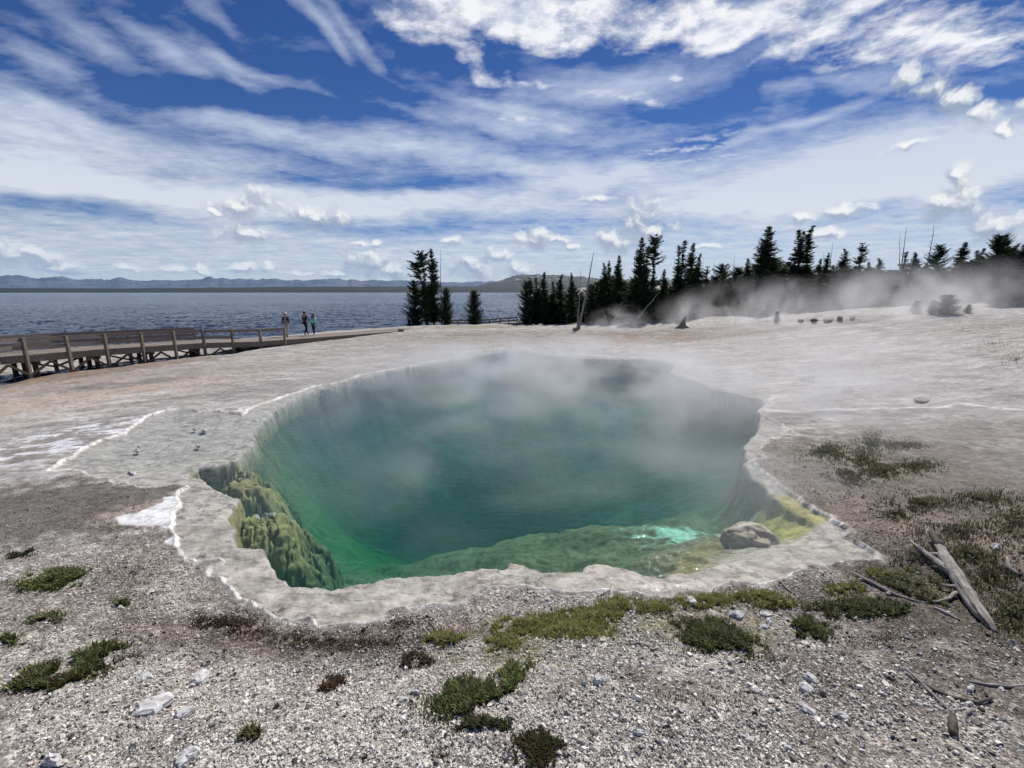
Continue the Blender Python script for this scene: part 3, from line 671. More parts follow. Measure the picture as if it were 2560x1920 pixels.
# ------------------------------------------------------------------ lake
def build_lake():
    r = [15.0]
    while r[-1] < 7500: r.append(r[-1] * (1.0065 if r[-1] < 260 else 1.03))
    r = np.array(r); az = np.radians(np.concatenate([np.arange(-100, -53, 1.0), np.arange(-53, 20, .13), np.arange(20, 80, 1.0)]))
    RR, AA = np.meshgrid(r, az, indexing='ij'); X = RR * np.sin(AA); Y = RR * np.cos(AA)
    fade = sstep(400, 120, RR)
    u = X * .93 + Y * .37; v = -X * .37 + Y * .93
    w = .62 * (1 - np.abs(fbm(u * .22, v * .60, 4, 300, .55) - .5) * 2) ** 2.2 + .38 * (1 - np.abs(fbm(u * .6 + v * .15, v * 1.5, 3, 310, .6) - .5) * 2) ** 2
    Z = LAKE + (w - .55) * .27 * (.35 + 1.1 * fbm(X * .03, Y * .05, 3, 320)) * fade
    V = np.stack([X.ravel(), Y.ravel(), Z.ravel()], 1); idx = np.arange(X.size).reshape(X.shape)
    F = np.stack([idx[:-1, :-1].ravel(), idx[:-1, 1:].ravel(), idx[1:, 1:].ravel(), idx[1:, :-1].ravel()], 1)
    cx = V[F].mean(1)
    hole = (cx[:, 0] > np.interp(cx[:, 1], [0, 14, 22, 31, 34, 36], [-13, -13.5, -12, -9.5, -4, 400])) & (cx[:, 1] < 36)
    tag(mesh_np('lake_water', V, F[~hole], M['lake'], True), kind='structure')
build_lake()

# ------------------------------------------------------------------ far land
def ridge(name, d0, d1, prof, az0, az1, na, nd, m, rough, seed, base=LAKE - .5):
    az = np.linspace(az0, az1, na); dd = np.linspace(0, 1, nd)
    A, D = np.meshgrid(az, dd, indexing='ij'); dist = d0 + (d1 - d0) * D
    X = dist * np.tan(A) if False else dist * np.sin(A) / np.cos(A * .0 + 0) ; Y = dist * np.cos(A)
    X = dist * np.sin(A)
    h = prof(A) * np.sin(np.clip(D * 1.55, 0, 1.57)) ** .8 * (1 + rough * (fbm(A * 60 + D * 3, D * 7 + A * 13, 5, seed, .6) - .5))
    gull = np.abs(fbm(A * 140, D * 2.5, 3, seed + 4) - .5) * 2
    h = h * (1 - rough * .25 * (1 - gull) * (1 - D))
    Z = base + h
    V = np.stack([X.ravel(), Y.ravel(), Z.ravel()], 1); idx = np.arange(na * nd).reshape(na, nd)
    F = np.stack([idx[:-1, :-1].ravel(), idx[1:, :-1].ravel(), idx[1:, 1:].ravel(), idx[:-1, 1:].ravel()], 1)
    return tag(mesh_np(name, V, F, m, True), kind='structure')
M['farforest'] = m_plain('far_forest', (.012, .020, .014), (.030, .040, .026), .02, .9, 3.0)
M['mountain'] = m_plain('far_mountain', (.045, .07, .11), (.13, .145, .19), .0012, .9, 20.0)  # blue of the distant air is mixed into the base colour
def m_butte(g, out):
    geo = g.new('ShaderNodeNewGeometry'); P = geo.outputs['Position']
    n = g.noise(P, .006, 5, .65); n2 = g.noise(g.mapping(P, scale=(1, 1, .2)), .02, 4, .6)
    z = g.sep(P)[2]
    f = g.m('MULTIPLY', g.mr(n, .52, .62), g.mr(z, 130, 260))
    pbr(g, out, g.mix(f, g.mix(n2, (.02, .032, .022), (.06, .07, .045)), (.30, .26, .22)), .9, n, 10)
M['butte'] = mat('butte', m_butte)
def prof_from(pts, dist):
    A = np.array([azel(x, 720)[0] for x, y in pts]); Hh = np.array([dist * ray(x, y)[2] / math.hypot(*ray(x, y)[:2]) + EYE - LAKE for x, y in pts])
    o = np.argsort(A); A = A[o]; Hh = Hh[o]
    return lambda a: np.interp(a, A, Hh)
def wig(p, amp, f, seed):
    return lambda a: p(a) * (1 + amp * (fbm(a * f, a * 0 + .5, 5, seed, .6) - .5))
ridge('far_shore', 4700, 6000, wig(prof_from([(-800, 722), (0, 720), (300, 721), (800, 716.5), (1100, 716), (1500, 714), (2560, 712), (3300, 712)], 6000), .12, 500, 3), -1.25, 1.25, 1500, 8, M['farforest'], .15, 5)
MT = [(-900, 700), (-300, 690), (0, 693), (30, 689), (70, 692), (95, 698), (140, 693), (165, 694), (200, 701), (250, 699), (275, 701), (300, 696), (325, 699), (365, 703), (400, 702), (460, 701), (510, 700), (530, 694), (545, 699), (562, 695), (580, 700), (596, 696), (615, 701), (630, 698), (650, 700), (690, 697), (720, 702), (790, 700), (840, 697), (870, 702), (880, 698), (905, 703), (940, 701), (975, 701), (1010, 703), (1060, 705), (1120, 707), (1170, 706), (1250, 704), (1400, 700), (1700, 700), (2560, 702), (3300, 700)]
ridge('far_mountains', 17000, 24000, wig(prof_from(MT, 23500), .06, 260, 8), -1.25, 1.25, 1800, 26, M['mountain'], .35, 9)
BT = [(1130, 724), (1170, 719), (1195, 714), (1225, 707), (1250, 700), (1270, 693), (1290, 688), (1310, 686), (1345, 685.5), (1400, 687), (1440, 689), (1480, 693), (1560, 697), (1700, 702), (1900, 708), (2200, 714)]
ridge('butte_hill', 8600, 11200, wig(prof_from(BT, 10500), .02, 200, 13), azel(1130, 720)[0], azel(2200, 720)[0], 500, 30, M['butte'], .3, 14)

# ------------------------------------------------------------------ boardwalks
def along(P, step):
    """points every step metres along a 3-D polyline, with direction"""
    P = [Vector(p) for p in P]; out = []; carry = 0.0
    for a, b in zip(P[:-1], P[1:]):
        L = (b - a).length; t = carry
        while t < L:
            out.append((a.lerp(b, t / L), (b - a).normalized())); t += step
        carry = t - L
    return out
def make_walk(name, P, width, label, rail_near, rail_far, group=None, side=1, legs=True, rail_h=.80, post_step=2.35):
    """P: near edge polyline on deck level; deck extends to the left-hand (far) side"""
    o3 = Vector(P[0]); root = empty(name, (o3.x, o3.y, o3.z)); loc = lambda p: Vector(p) - o3
    tag(root, label, 'boardwalk', group)
    P = [Vector(p) for p in P]
    def off(i):
        a = P[max(i - 1, 0)]; b = P[min(i + 1, len(P) - 1)]; d = (b - a); d.z = 0; d.normalize(); return Vector((-d.y, d.x, 0)) * side
    far = [p + off(i) * width for i, p in enumerate(P)]
    deck = MB()
    nn = along(P, .17); ff_total = None
    # boards laid across
    cum = [0]
    for a, b in zip(P[:-1], P[1:]): cum.append(cum[-1] + (b - a).length)
    def interp(Q, s):
        for i in range(len(cum) - 1):
            if s <= cum[i + 1] or i == len(cum) - 2:
                return Q[i].lerp(Q[i + 1], (s - cum[i]) / (cum[i + 1] - cum[i]))
    s = 0.0
    while s < cum[-1] - .16:
        a = interp(P, s + .07); b = interp(far, s + .07); z = random.uniform(-.004, .004)
        e = random.uniform(-.02, .02)
        d = (b - a).normalized(); a2 = a - d * (.06 + e); b2 = b + d * (.06 + e)
        deck.beam(loc(a2) + Vector((0, 0, z - .022)), loc(b2) + Vector((0, 0, z - .022)), .148, .044)
        s += .160
    deck.build('deck', M['plank'], root)
    fas = MB(); bea = []
    for Q in (P, far):
        for a, b in zip(Q[:-1], Q[1:]):
            fas.beam(loc(a) + Vector((0, 0, -.19)), loc(b) + Vector((0, 0, -.19)), .07, .28)
    fas.build('edge_beam', M['post'], root)
    # bents below the deck
    if legs:
        s = 1.1
        while s < cum[-1]:
            a = interp(P, s); b = interp(far, s); gz = [hz(a.x, a.y), hz(b.x, b.y)]
            if a.z - gz[0] > .42:
                d = (b - a).normalized()
                mid = [a + d * .35, (a + b) / 2, b - d * .35]
                cb = MB(); cb.beam(loc(a) + Vector((0, 0, -.40)), loc(b) + Vector((0, 0, -.40)), .12, .14); cb.build('cross_beam', M['beam'], root)
                for m_ in mid:
                    g_ = hz(m_.x, m_.y); q = MB(); q.beam(loc(m_) + Vector((0, 0, -.47)), (m_.x - o3.x, m_.y - o3.y, g_ - .1 - o3.z), .14, .14); q.build('support_leg', M['beam'], root)
            s += 2.3
    for which, Q, rng_ in (('n', P, rail_near), ('f', far, rail_far)):
        if rng_ is None: continue
        s0, s1, step = rng_; ss = s0; prev = None; k = 0
        while ss <= s1 + .01:
            p = interp(Q, min(ss, cum[-1] - .01)); offv = off(0) * (-.07 if which == 'n' else .07)
            p = p + offv; g_ = hz(p.x, p.y)
            lean = Vector((random.uniform(-.02, .02), random.uniform(-.02, .02), 0))
            q = MB(); q.beam((p.x - o3.x, p.y - o3.y, min(g_, p.z - .3) - .08 - o3.z), loc(p) + lean + Vector((0, 0, rail_h)), .12, .13, up=(1, 0, 0)); q.build('post', M['post'], root)
            if prev is not None:
                inn = off(0) * (.10 if which == 'n' else -.10)
                for hh, th in ((rail_h - .09, .18), (rail_h * .42, .17)):
                    if hh < rail_h * .6 and ss > s1 * .80 and which == 'n' and legs: continue
                    q = MB(); q.beam(loc(prev) + inn + Vector((0, 0, hh + random.uniform(-.01, .01))), loc(p) + inn + Vector((0, 0, hh + random.uniform(-.01, .01))), .06, th); q.build('rail', M['plank'], root)
                if legs and p.z - g_ > .55:
                    q = MB(); a = loc(prev) + Vector((0, 0, -.95)); b = loc(prev.lerp(p, .5)) + Vector((0, 0, -.36))
                    q.beam(a - inn * .4, b - inn * .4, .09, .09); q.build('brace', M['beam'], root)
                    q = MB(); q.beam(b - inn * .4, loc(p) + Vector((0, 0, -.95)) - inn * .4, .09, .09); q.build('brace', M['beam'], root)
            prev = p; ss += step
    return root
def plen(P, n):
    return sum((Vector(a) - Vector(b)).length for a, b in zip(P[:n], P[1:n + 1]))
def s_at_px(P, pxs, px):
    for i in range(len(P) - 1):
        if pxs[i] <= px <= pxs[i + 1]:
            L = (Vector(P[i]) - Vector(P[i + 1])).length; return plen(P, i) + L * (px - pxs[i]) / (pxs[i + 1] - pxs[i])
pxs = [p[0] for p in WALK_PX]
sN = s_at_px(WALK, pxs, 738)
make_walk('boardwalk', WALK, 2.5, 'long brown timber boardwalk with railings running from the left edge to the trees', (s_at_px(WALK, pxs, 5) - 2.3 * 3, sN, (sN - s_at_px(WALK, pxs, 5)) / 9.0), (s_at_px(WALK, pxs, 0) - 6, s_at_px(WALK, pxs, 560), 2.9))
FAR = [(*aty(1118, 815, 52)[:2], -.62), (*aty(1165, 813, 53)[:2], -.68), (*aty(1210, 811, 54)[:2], -.70), (*aty(1260, 806, 53)[:2], -.45), (*aty(1325, 799, 50)[:2], -.05)]
make_walk('boardwalk', FAR, 1.6, 'small distant stretch of railed boardwalk beyond the lone conical tree', (0, 10.5, 1.35), None, legs=False, rail_h=.66)
WB = [(*at(1290, 822, .0), .02), (*at(1400, 816, .05), .1), (*at(1480, 813, .1), .12)]

# ------------------------------------------------------------------ people
def skin_mesh(name, verts, edges, rads, m, parent, sub=2, root=0):
    me = bpy.data.meshes.new(name); me.from_pydata([tuple(v) for v in verts], edges, []); me.update()
    o = bpy.data.objects.new(name, me); C.objects.link(o)
    sk = o.modifiers.new('skin', 'SKIN'); sk.use_smooth_shade = True
    sl = me.skin_vertices[0] if me.skin_vertices else None
    if sl is None:
        bm = bmesh.new(); bm.from_mesh(me); bm.verts.layers.skin.verify(); bm.to_mesh(me); bm.free(); sl = me.skin_vertices[0]
    for i, r_ in enumerate(rads):
        sl.data[i].radius = r_ if isinstance(r_, tuple) else (r_, r_)
        sl.data[i].use_root = (i == root)
    ss = o.modifiers.new('sub', 'SUBSURF'); ss.levels = sub; ss.render_levels = sub
    me.materials.append(m); o.parent = parent; return o
def blobmesh(name, c, r, m, parent, noise=.0, seg=14, cut=None):
    bm = bmesh.new(); bmesh.ops.create_uvsphere(bm, u_segments=seg, v_segments=seg - 4, radius=1)
    for v in bm.verts:
        k = 1 + random.uniform(-noise, noise)
        v.co = Vector((c[0] + v.co.x * r[0] * k, c[1] + v.co.y * r[1] * k, c[2] + v.co.z * r[2] * k))
    if cut: cut(bm)
    for f in bm.faces: f.smooth = True
    me = bpy.data.meshes.new(name); bm.to_mesh(me); bm.free(); me.materials.append(m)
    o = bpy.data.objects.new(name, me); C.objects.link(o); o.parent = parent; return o
def flat_mat(n, c, r=.8): return m_plain(n, tuple(x * .8 for x in c), tuple(min(x * 1.2, 1) for x in c), 12, r, .002)
SK = flat_mat('skin', (.42, .26, .19), .6)
def person(loc, face, H, label, top, trous, shoe, hair, long_hair=False, hat=None, stride=.22, sleeve_len=1.0, vest=None, pack=None, arm=.10):
    """faces local -Y; rotated by face"""
    root = empty('person', loc, face); tag(root, label, 'person')
    s = H / 1.75
    J = {'pel': (0, 0, .95), 'bel': (0, .0, 1.10), 'che': (0, .01, 1.30), 'nec': (0, .015, 1.47), 'hd0': (0, 0, 1.55), 'hd1': (0, -.012, 1.63), 'hd2': (0, 0, 1.71),
         'shL': (.17, .01, 1.40), 'elL': (.235, .03 - arm * .4, 1.13), 'wrL': (.25, -.06 - arm, .90), 'shR': (-.17, .01, 1.40), 'elR': (-.235, .05 + arm * .3, 1.13), 'wrR': (-.25, .03 + arm, .90),
         'hiL': (.09, 0, .90), 'knL': (.105, -.05 - stride * .5, .50), 'anL': (.10, -.02 - stride, .09), 'toL': (.115, -.17 - stride, .035),
         'hiR': (-.09, 0, .90), 'knR': (-.105, .0 + stride * .15, .49), 'anR': (-.10, .06 + stride, .12), 'toR': (-.115, -.06 + stride, .035)}
    rad = {'pel': (.135, .10), 'bel': (.13, .095), 'che': (.155, .105), 'nec': .055, 'hd0': (.062, .07), 'hd1': (.076, .092), 'hd2': (.066, .08), 'shL': .058, 'shR': .058, 'elL': .041, 'elR': .041, 'wrL': .028, 'wrR': .028,
           'hiL': .088, 'hiR': .088, 'knL': .058, 'knR': .058, 'anL': .038, 'anR': .038, 'toL': .034, 'toR': .034}
    ed = [('pel', 'bel'), ('bel', 'che'), ('che', 'nec'), ('nec', 'hd0'), ('hd0', 'hd1'), ('hd1', 'hd2'), ('che', 'shL'), ('shL', 'elL'), ('elL', 'wrL'), ('che', 'shR'), ('shR', 'elR'), ('elR', 'wrR'),
          ('pel', 'hiL'), ('hiL', 'knL'), ('knL', 'anL'), ('anL', 'toL'), ('pel', 'hiR'), ('hiR', 'knR'), ('knR', 'anR'), ('anR', 'toR')]
    ks = list(J)
    V = [Vector(J[k]) * s for k in ks]; Rd = [tuple(q * s for q in rad[k]) if isinstance(rad[k], tuple) else rad[k] * s for k in ks]
    E = [(ks.index(a), ks.index(b)) for a, b in ed]
    # hands: five fingers on a palm
    for sd, wr in ((1, 'wrL'), (-1, 'wrR')):
        w = Vector(J[wr]); base = len(V)
        palm = w + Vector((0, -.015, -.07)); V.append(palm * s); Rd.append((.020 * s, .034 * s)); E.append((ks.index(wr), base))
        for k in range(4):
            fy = -.03 + .02 * k; L = (.075, .085, .08, .062)[k]
            a = palm + Vector((0, fy, -.035)); b = a + Vector((-.012 * sd, -.004, -L * .55)); c_ = b + Vector((-.022 * sd, -.006, -L * .4)); i0 = len(V)
            V += [a * s, b * s, c_ * s]; Rd += [.0095 * s, .009 * s, .007 * s]; E += [(base, i0), (i0, i0 + 1), (i0 + 1, i0 + 2)]
        a = palm + Vector((-.012 * sd, -.04, .0)); b = a + Vector((-.012 * sd, -.022, -.04)); i0 = len(V); V += [a * s, b * s]; Rd += [.011 * s, .008 * s]; E += [(base, i0), (i0, i0 + 1)]
    skin_mesh('body', V, E, Rd, SK, root, 2)
    def garment(name, keys, m, grow, extra=None):
        kk = [k for k in ks if k in keys]; vv = [Vector(J[k]) * s for k in kk]; rr_ = []
        for k in kk:
            q = rad[k]; q = q if isinstance(q, tuple) else (q, q); rr_.append(((q[0] + grow) * s, (q[1] + grow) * s))
        ee = [(kk.index(a), kk.index(b)) for a, b in ed if a in kk and b in kk]
        if extra: extra(kk, vv, rr_, ee)
        return skin_mesh(name, vv, ee, rr_, m, root, 2)
    def sleeves(kk, vv, rr_, ee):
        for S in 'LR':
            a = Vector(J['el' + S]); b = Vector(J['wr' + S]) if sleeve_len > .7 else None
            if b is not None:
                i = len(vv); vv.append((a.lerp(b, .85)) * s); rr_.append((.042 * s, .042 * s)); ee.append((kk.index('el' + S), i))
        i = len(vv); vv.append(Vector((0, 0, .88)) * s); rr_.append((.155 * s, .12 * s)); ee.append((kk.index('pel'), i))
    sh_keys = ['pel', 'bel', 'che', 'shL', 'shR'] + (['elL', 'elR'] if sleeve_len > .3 else [])
    if sleeve_len > .3: garment('top', sh_keys, top, .016, sleeves)
    def trs(kk, vv, rr_, ee): pass
    garment('trousers', ['pel', 'hiL', 'knL', 'anL', 'hiR', 'knR', 'anR'], trous, .012, trs)
    for S in 'LR':
        a = Vector(J['an' + S]) + Vector((0, .03, -.03)); b = Vector(J['to' + S]) + Vector((0, -.01, .005))
        skin_mesh('shoe', [a * s, ((a + b) / 2) * s, b * s], [(0, 1), (1, 2)], [.052 * s, .05 * s, .043 * s], shoe, root, 2)
    hc = (0, .015 * s, 1.665 * s)
    def cuthair(bm):
        g_ = [v for v in bm.verts if v.co.y < -.045 * s and v.co.z < 1.68 * s]
        bmesh.ops.delete(bm, geom=g_, context='VERTS')
    if long_hair:
        hm = blobmesh('hair', hc, (.098 * s, .112 * s, .125 * s), hair, root, .03, 18, cuthair)
        skin_mesh('hair_fall', [Vector(q) * s for q in ((0, .06, 1.66), (0, .085, 1.50), (.01, .09, 1.36), (.01, .085, 1.26))], [(0, 1), (1, 2), (2, 3)], [(.085 * s, .05 * s), (.10 * s, .045 * s), (.09 * s, .04 * s), (.05 * s, .02 * s)], hair, root, 2)
        for sd in (-1, 1): skin_mesh('hair_fall', [Vector(q) * s for q in ((.075 * sd, 0, 1.62), (.085 * sd, -.04, 1.48), (.075 * sd, -.09, 1.34))], [(0, 1), (1, 2)], [.032 * s, .04 * s, .025 * s], hair, root, 2)
    else:
        blobmesh('hair', hc, (.096 * s, .112 * s, .108 * s), hair, root, .02, 18, cuthair)
    for sd in (-1, 1):
        blobmesh('ear', (sd * .088 * s, .005 * s, 1.63 * s), (.012 * s, .022 * s, .032 * s), SK, root, 0, 8)
        blobmesh('eye', (sd * .032 * s, -.098 * s, 1.64 * s), (.014 * s, .010 * s, .009 * s), hair, root, 0, 8)
    blobmesh('nose', (0, -.108 * s, 1.61 * s), (.014 * s, .022 * s, .024 * s), SK, root, 0, 8)
    blobmesh('mouth', (0, -.094 * s, 1.572 * s), (.026 * s, .010 * s, .007 * s), flat_mat('lip', (.30, .12, .10)), root, 0, 8)
    if hat:
        q = MB(); q.tube([(0, .0, 1.675 * s), (0, .0, 1.685 * s), (0, .0, 1.70 * s), (0, 0.0, 1.76 * s), (0, .0, 1.785 * s)], [.175 * s, .165 * s, .104 * s, .10 * s, .06 * s], 20); q.build('hat', hat, root, True)
    if vest:
        garment('vest', ['pel', 'bel', 'che'], vest, .03)
    if pack:
        q = blobmesh('backpack', (0, .19 * s, 1.22 * s), (.15 * s, .10 * s, .22 * s), pack, root, .03, 16)
        for sd in (-1, 1):
            skin_mesh('backpack_strap', [Vector(k) * s for k in ((.10 * sd, .14, 1.40), (.11 * sd, .03, 1.475), (.105 * sd, -.115, 1.38), (.12 * sd, -.12, 1.2), (.15 * sd, .02, 1.08))], [(0, 1), (1, 2), (2, 3), (3, 4)], [(.024 * s, .012 * s)] * 5, pack, root, 1)
    return root
def deck_z(x, y):
    best = (1e9, 0)
    for a, b in zip(WALK[:-1], WALK[1:]):
        e = (b[0] - a[0], b[1] - a[1]); t = max(0, min(1, ((x - a[0]) * e[0] + (y - a[1]) * e[1]) / (e[0] ** 2 + e[1] ** 2)))
        d = math.dist((x, y), (a[0] + e[0] * t, a[1] + e[1] * t)); best = min(best, (d, a[2] + (b[2] - a[2]) * t))
    return best[1]
def on_deck(px, py):
    z = .1
    for _ in range(4): x, y = at(px, py, z); z = deck_z(x, y)
    return (x, y, z)
black = flat_mat('black_cloth', (.02, .02, .022)); mint = flat_mat('mint_cloth', (.30, .74, .62)); cream = flat_mat('cream_cloth', (.50, .49, .42)); white = flat_mat('white_shoe', (.7, .7, .7))
navy = flat_mat('navy_cloth', (.025, .03, .05)); greyc = flat_mat('grey_cloth', (.30, .29, .28)); dkgrey = flat_mat('dark_grey_cloth', (.07, .075, .085)); hairm = flat_mat('black_hair', (.012, .010, .010), .5); hatm = flat_mat('pale_hat', (.58, .46, .40))
person(on_deck(718, 842), R(10), 1.73, 'walker in pale sun hat and open dark jacket over grey shirt', dkgrey, cream, navy, hairm, hat=hatm, vest=greyc, pack=dkgrey, stride=.16)
person(on_deck(766, 837), R(160), 1.76, 'bareheaded walker in black t-shirt and black trousers', black, black, black, hairm, stride=.20, sleeve_len=.5, arm=.06)
person(on_deck(786, 838), R(-15), 1.60, 'walker with long black hair in mint green top and white shoes', mint, navy, white, hairm, long_hair=True, stride=.13)

# ------------------------------------------------------------------ conifers
def conifer_meshes(seed, H=8.0, W=1.1, base=.06, gap=.0, shape=.85, droop=.25, density=1.0, spiky=0.0, dead=0.0, thin=.0):
    """returns (trunk mesh, crown mesh). Needle sprays are many small leaf-sized faces along each branch."""
    r = np.random.default_rng(seed); rr_ = random.Random(seed)
    t = MB(); n = 9; bx = [rr_.uniform(-.1, .1) * (.3 + i / n) for i in range(n + 1)]; by = [rr_.uniform(-.1, .1) * (.3 + i / n) for i in range(n + 1)]
    bx[0] = by[0] = 0
    zs = [H * i / n for i in range(n + 1)]
    t.tube([(bx[i], by[i], zs[i]) for i in range(n + 1)], [max(.012, (.020 * H * .8) * (1 - i / n) ** .9) for i in range(n + 1)], 7, .08)
    Vs = []; Cs = []
    z = base * H
    step = H * .021
    while z < H * .985:
        f = (z / H - base) / (1 - base)
        L0 = W * (1 - f) ** shape * (1.0 if f > .06 else .6 + f * 6) + .05 * W
        nb = int((6.5 + 2.5 * rr_.random()) * density) + (1 if f > .9 else 0)
        skip = rr_.random() < gap
        for k in range(nb):
            a = rr_.uniform(0, 2 * math.pi); L = L0 * rr_.uniform(.45, 1.18) * (.3 if skip else 1)
            if rr_.random() < .06: L *= 1.3
            bx_ = np.interp(z, zs, bx); by_ = np.interp(z, zs, by)
            m_ = max(4, int(L / .085)); u = np.linspace(.08, 1, m_)
            rise = rr_.uniform(-.25, .25) + .45 * f
            px_ = bx_ + math.cos(a) * L * u; py_ = by_ + math.sin(a) * L * u; pz_ = z + L * (rise * u - droop * u ** 1.3 + .30 * u ** 3)
            if L > .35:
                t.tube([(bx_, by_, z), (float(px_[m_ // 2]), float(py_[m_ // 2]), float(pz_[m_ // 2])), (float(px_[-1]), float(py_[-1]), float(pz_[-1]))], [.018, .011, .004], 3)
            if dead and rr_.random() < dead: continue
            reps = 6
            P = np.repeat(np.stack([px_, py_, pz_], 1), reps, 0); q = len(P); uu = np.repeat(u, reps)
            wid = (.16 + .15 * (1 - uu)) * min(1, L * 1.4 + .25)
            dirv = np.stack([np.cos(a + r.normal(0, .9, q)), np.sin(a + r.normal(0, .9, q)), r.normal(.05, .35, q)], 1)
            side = np.stack([-dirv[:, 1], dirv[:, 0], r.normal(0, .45, q)], 1); side /= np.linalg.norm(side, axis=1)[:, None]
            ln = wid * r.uniform(.6, 1.3, q); wd = ln * r.uniform(.22, .40, q)
            P = P + r.normal(0, .03, (q, 3))
            A = P - side * wd[:, None]; B = P + side * wd[:, None]; T = P + dirv * ln[:, None]
            Vs.append(np.stack([A, B, T], 1).reshape(-1, 3))
            sh = r.uniform(.55, 1.5, q) * rr_.uniform(.75, 1.25)
            base_c = np.array([.062, .095, .038]) if rr_.random() > .08 else np.array([.075, .075, .035])
            Cs.append(np.repeat(base_c[None] * sh[:, None], 3, 0))
        z += step * rr_.uniform(.7, 1.4) * (1 + thin)
    V = np.concatenate(Vs); F = np.arange(len(V)).reshape(-1, 3)
    return t, V, F, np.concatenate(Cs)
PROTO = {}
def proto(key, **k):
    t, V, F, Cc = conifer_meshes(**k)
    tr = t.build('trunk', M['bark']); cr = mesh_np('crown', V, F, M['needle'], False, {'tint': Cc})
    PROTO[key] = (tr.data, cr.data, k.get('H', 8.0))
    bpy.data.objects.remove(tr); bpy.data.objects.remove(cr)
proto('spruce0', seed=1, H=8, W=1.35, shape=.9)
proto('spruce1', seed=2, H=8, W=1.15, shape=.8, gap=.12)
proto('spruce2', seed=3, H=8, W=1.6, shape=1.0, density=1.15)
proto('spruce3', seed=4, H=8, W=.85, shape=.7, gap=.15)
proto('open0', seed=5, H=8, W=1.25, shape=.42, gap=.42, density=.62, droop=.12, base=.12, thin=.25)
proto('open1', seed=6, H=8, W=1.0, shape=.5, gap=.35, density=.7, droop=-.05, base=.12, thin=.2)
proto('slim0', seed=7, H=8, W=.55, shape=.6, gap=.1)
proto('slim1', seed=8, H=8, W=.7, shape=.5, gap=.25, density=.8)
proto('pine0', seed=9, H=8, W=1.9, shape=.55, gap=.25, density=.75, droop=-.15, base=.1)
proto('bushy0', seed=10, H=8, W=2.4, shape=.55, density=1.0, droop=.0, base=.02)
proto('bushy1', seed=11, H=8, W=2.0, shape=.45, density=1.0, droop=-.1, base=.02)
def tree(key, x, y, topz, wscale, label, group=None, lean=(0, 0), rz=None, z=None, name='conifer_tree', cat='tree', sink=.05):
    z0 = (hz(x, y) if z is None else z) - sink
    tr, cr, H0_ = PROTO[key]; s = (topz - z0) / H0_
    root = empty(name, (x, y, z0), random.uniform(0, 6.28) if rz is None else rz); tag(root, label, cat, group)
    root.scale = (wscale, wscale, s)
    for nm, me in (('trunk', tr), ('crown', cr)):
        o = bpy.data.objects.new(nm, me); C.objects.link(o); o.parent = root
        if lean != (0, 0): o.rotation_euler = (lean[1], lean[0], 0)
    return root
def tree_px(key, px, ptop, y, wpx, label, group=None, lean_px=0.0, base_px=None, **k):
    """wpx: crown width in photo pixels at the widest"""
    x, _, zt = aty(px, ptop, y)
    bxp = aty(base_px if base_px else px, 815, y)[0]
    W_ = {'spruce0': 1.35, 'spruce1': 1.15, 'spruce2': 1.6, 'spruce3': .85, 'open0': 1.25, 'open1': 1.0, 'slim0': .55, 'slim1': .7, 'pine0': 1.9, 'bushy0': 2.4, 'bushy1': 2.0}[key]
    ws = (wpx * y / F0 / 2) / W_ * (1.22 if px < 1850 else 1.36)
    r_ = tree(key, bxp, y, zt, ws, label, group, rz=0 if base_px else None, **k)
    if base_px:
        H_ = zt - r_.location.z; r_.rotation_euler = (0, math.atan2(x - bxp, H_), 0)
    return r_
GL = 'trees by the lake shore'
tree_px('open0', 1042, 622, 50, 72, 'tall open-crowned pine leaning left, leftmost of the shore trees', None, base_px=1069)
tree_px('spruce1', 1086, 620, 50.5, 46, 'tall dense dark spruce just right of the leaning open pine')
tree_px('slim1', 1066, 668, 49.2, 22, 'thin sparse conifer wedged between the leaning pine and the dense spruce')
tree_px('bushy1', 1116, 722, 49.5, 34, 'short bushy conifer at the right foot of the shore trees')
tree_px('pine0', 1040, 700, 51.5, 62, 'low wide pine with ragged branches under the leaning open pine')
tree_px('bushy0', 1186, 726, 50, 44, 'lone grey-green conical tree with open lake on both sides')
tree_px('bushy0', 1023, 798, 50, 12, 'tiny conifer seedling left of the shore trees at the lake edge', name='conifer_seedling', cat='seedling')
tree_px('bushy1', 1039, 797, 49.5, 14, 'small round conifer seedling below the low wide pine', name='conifer_seedling', cat='seedling')
GC = 'dark conifers in the middle grove'
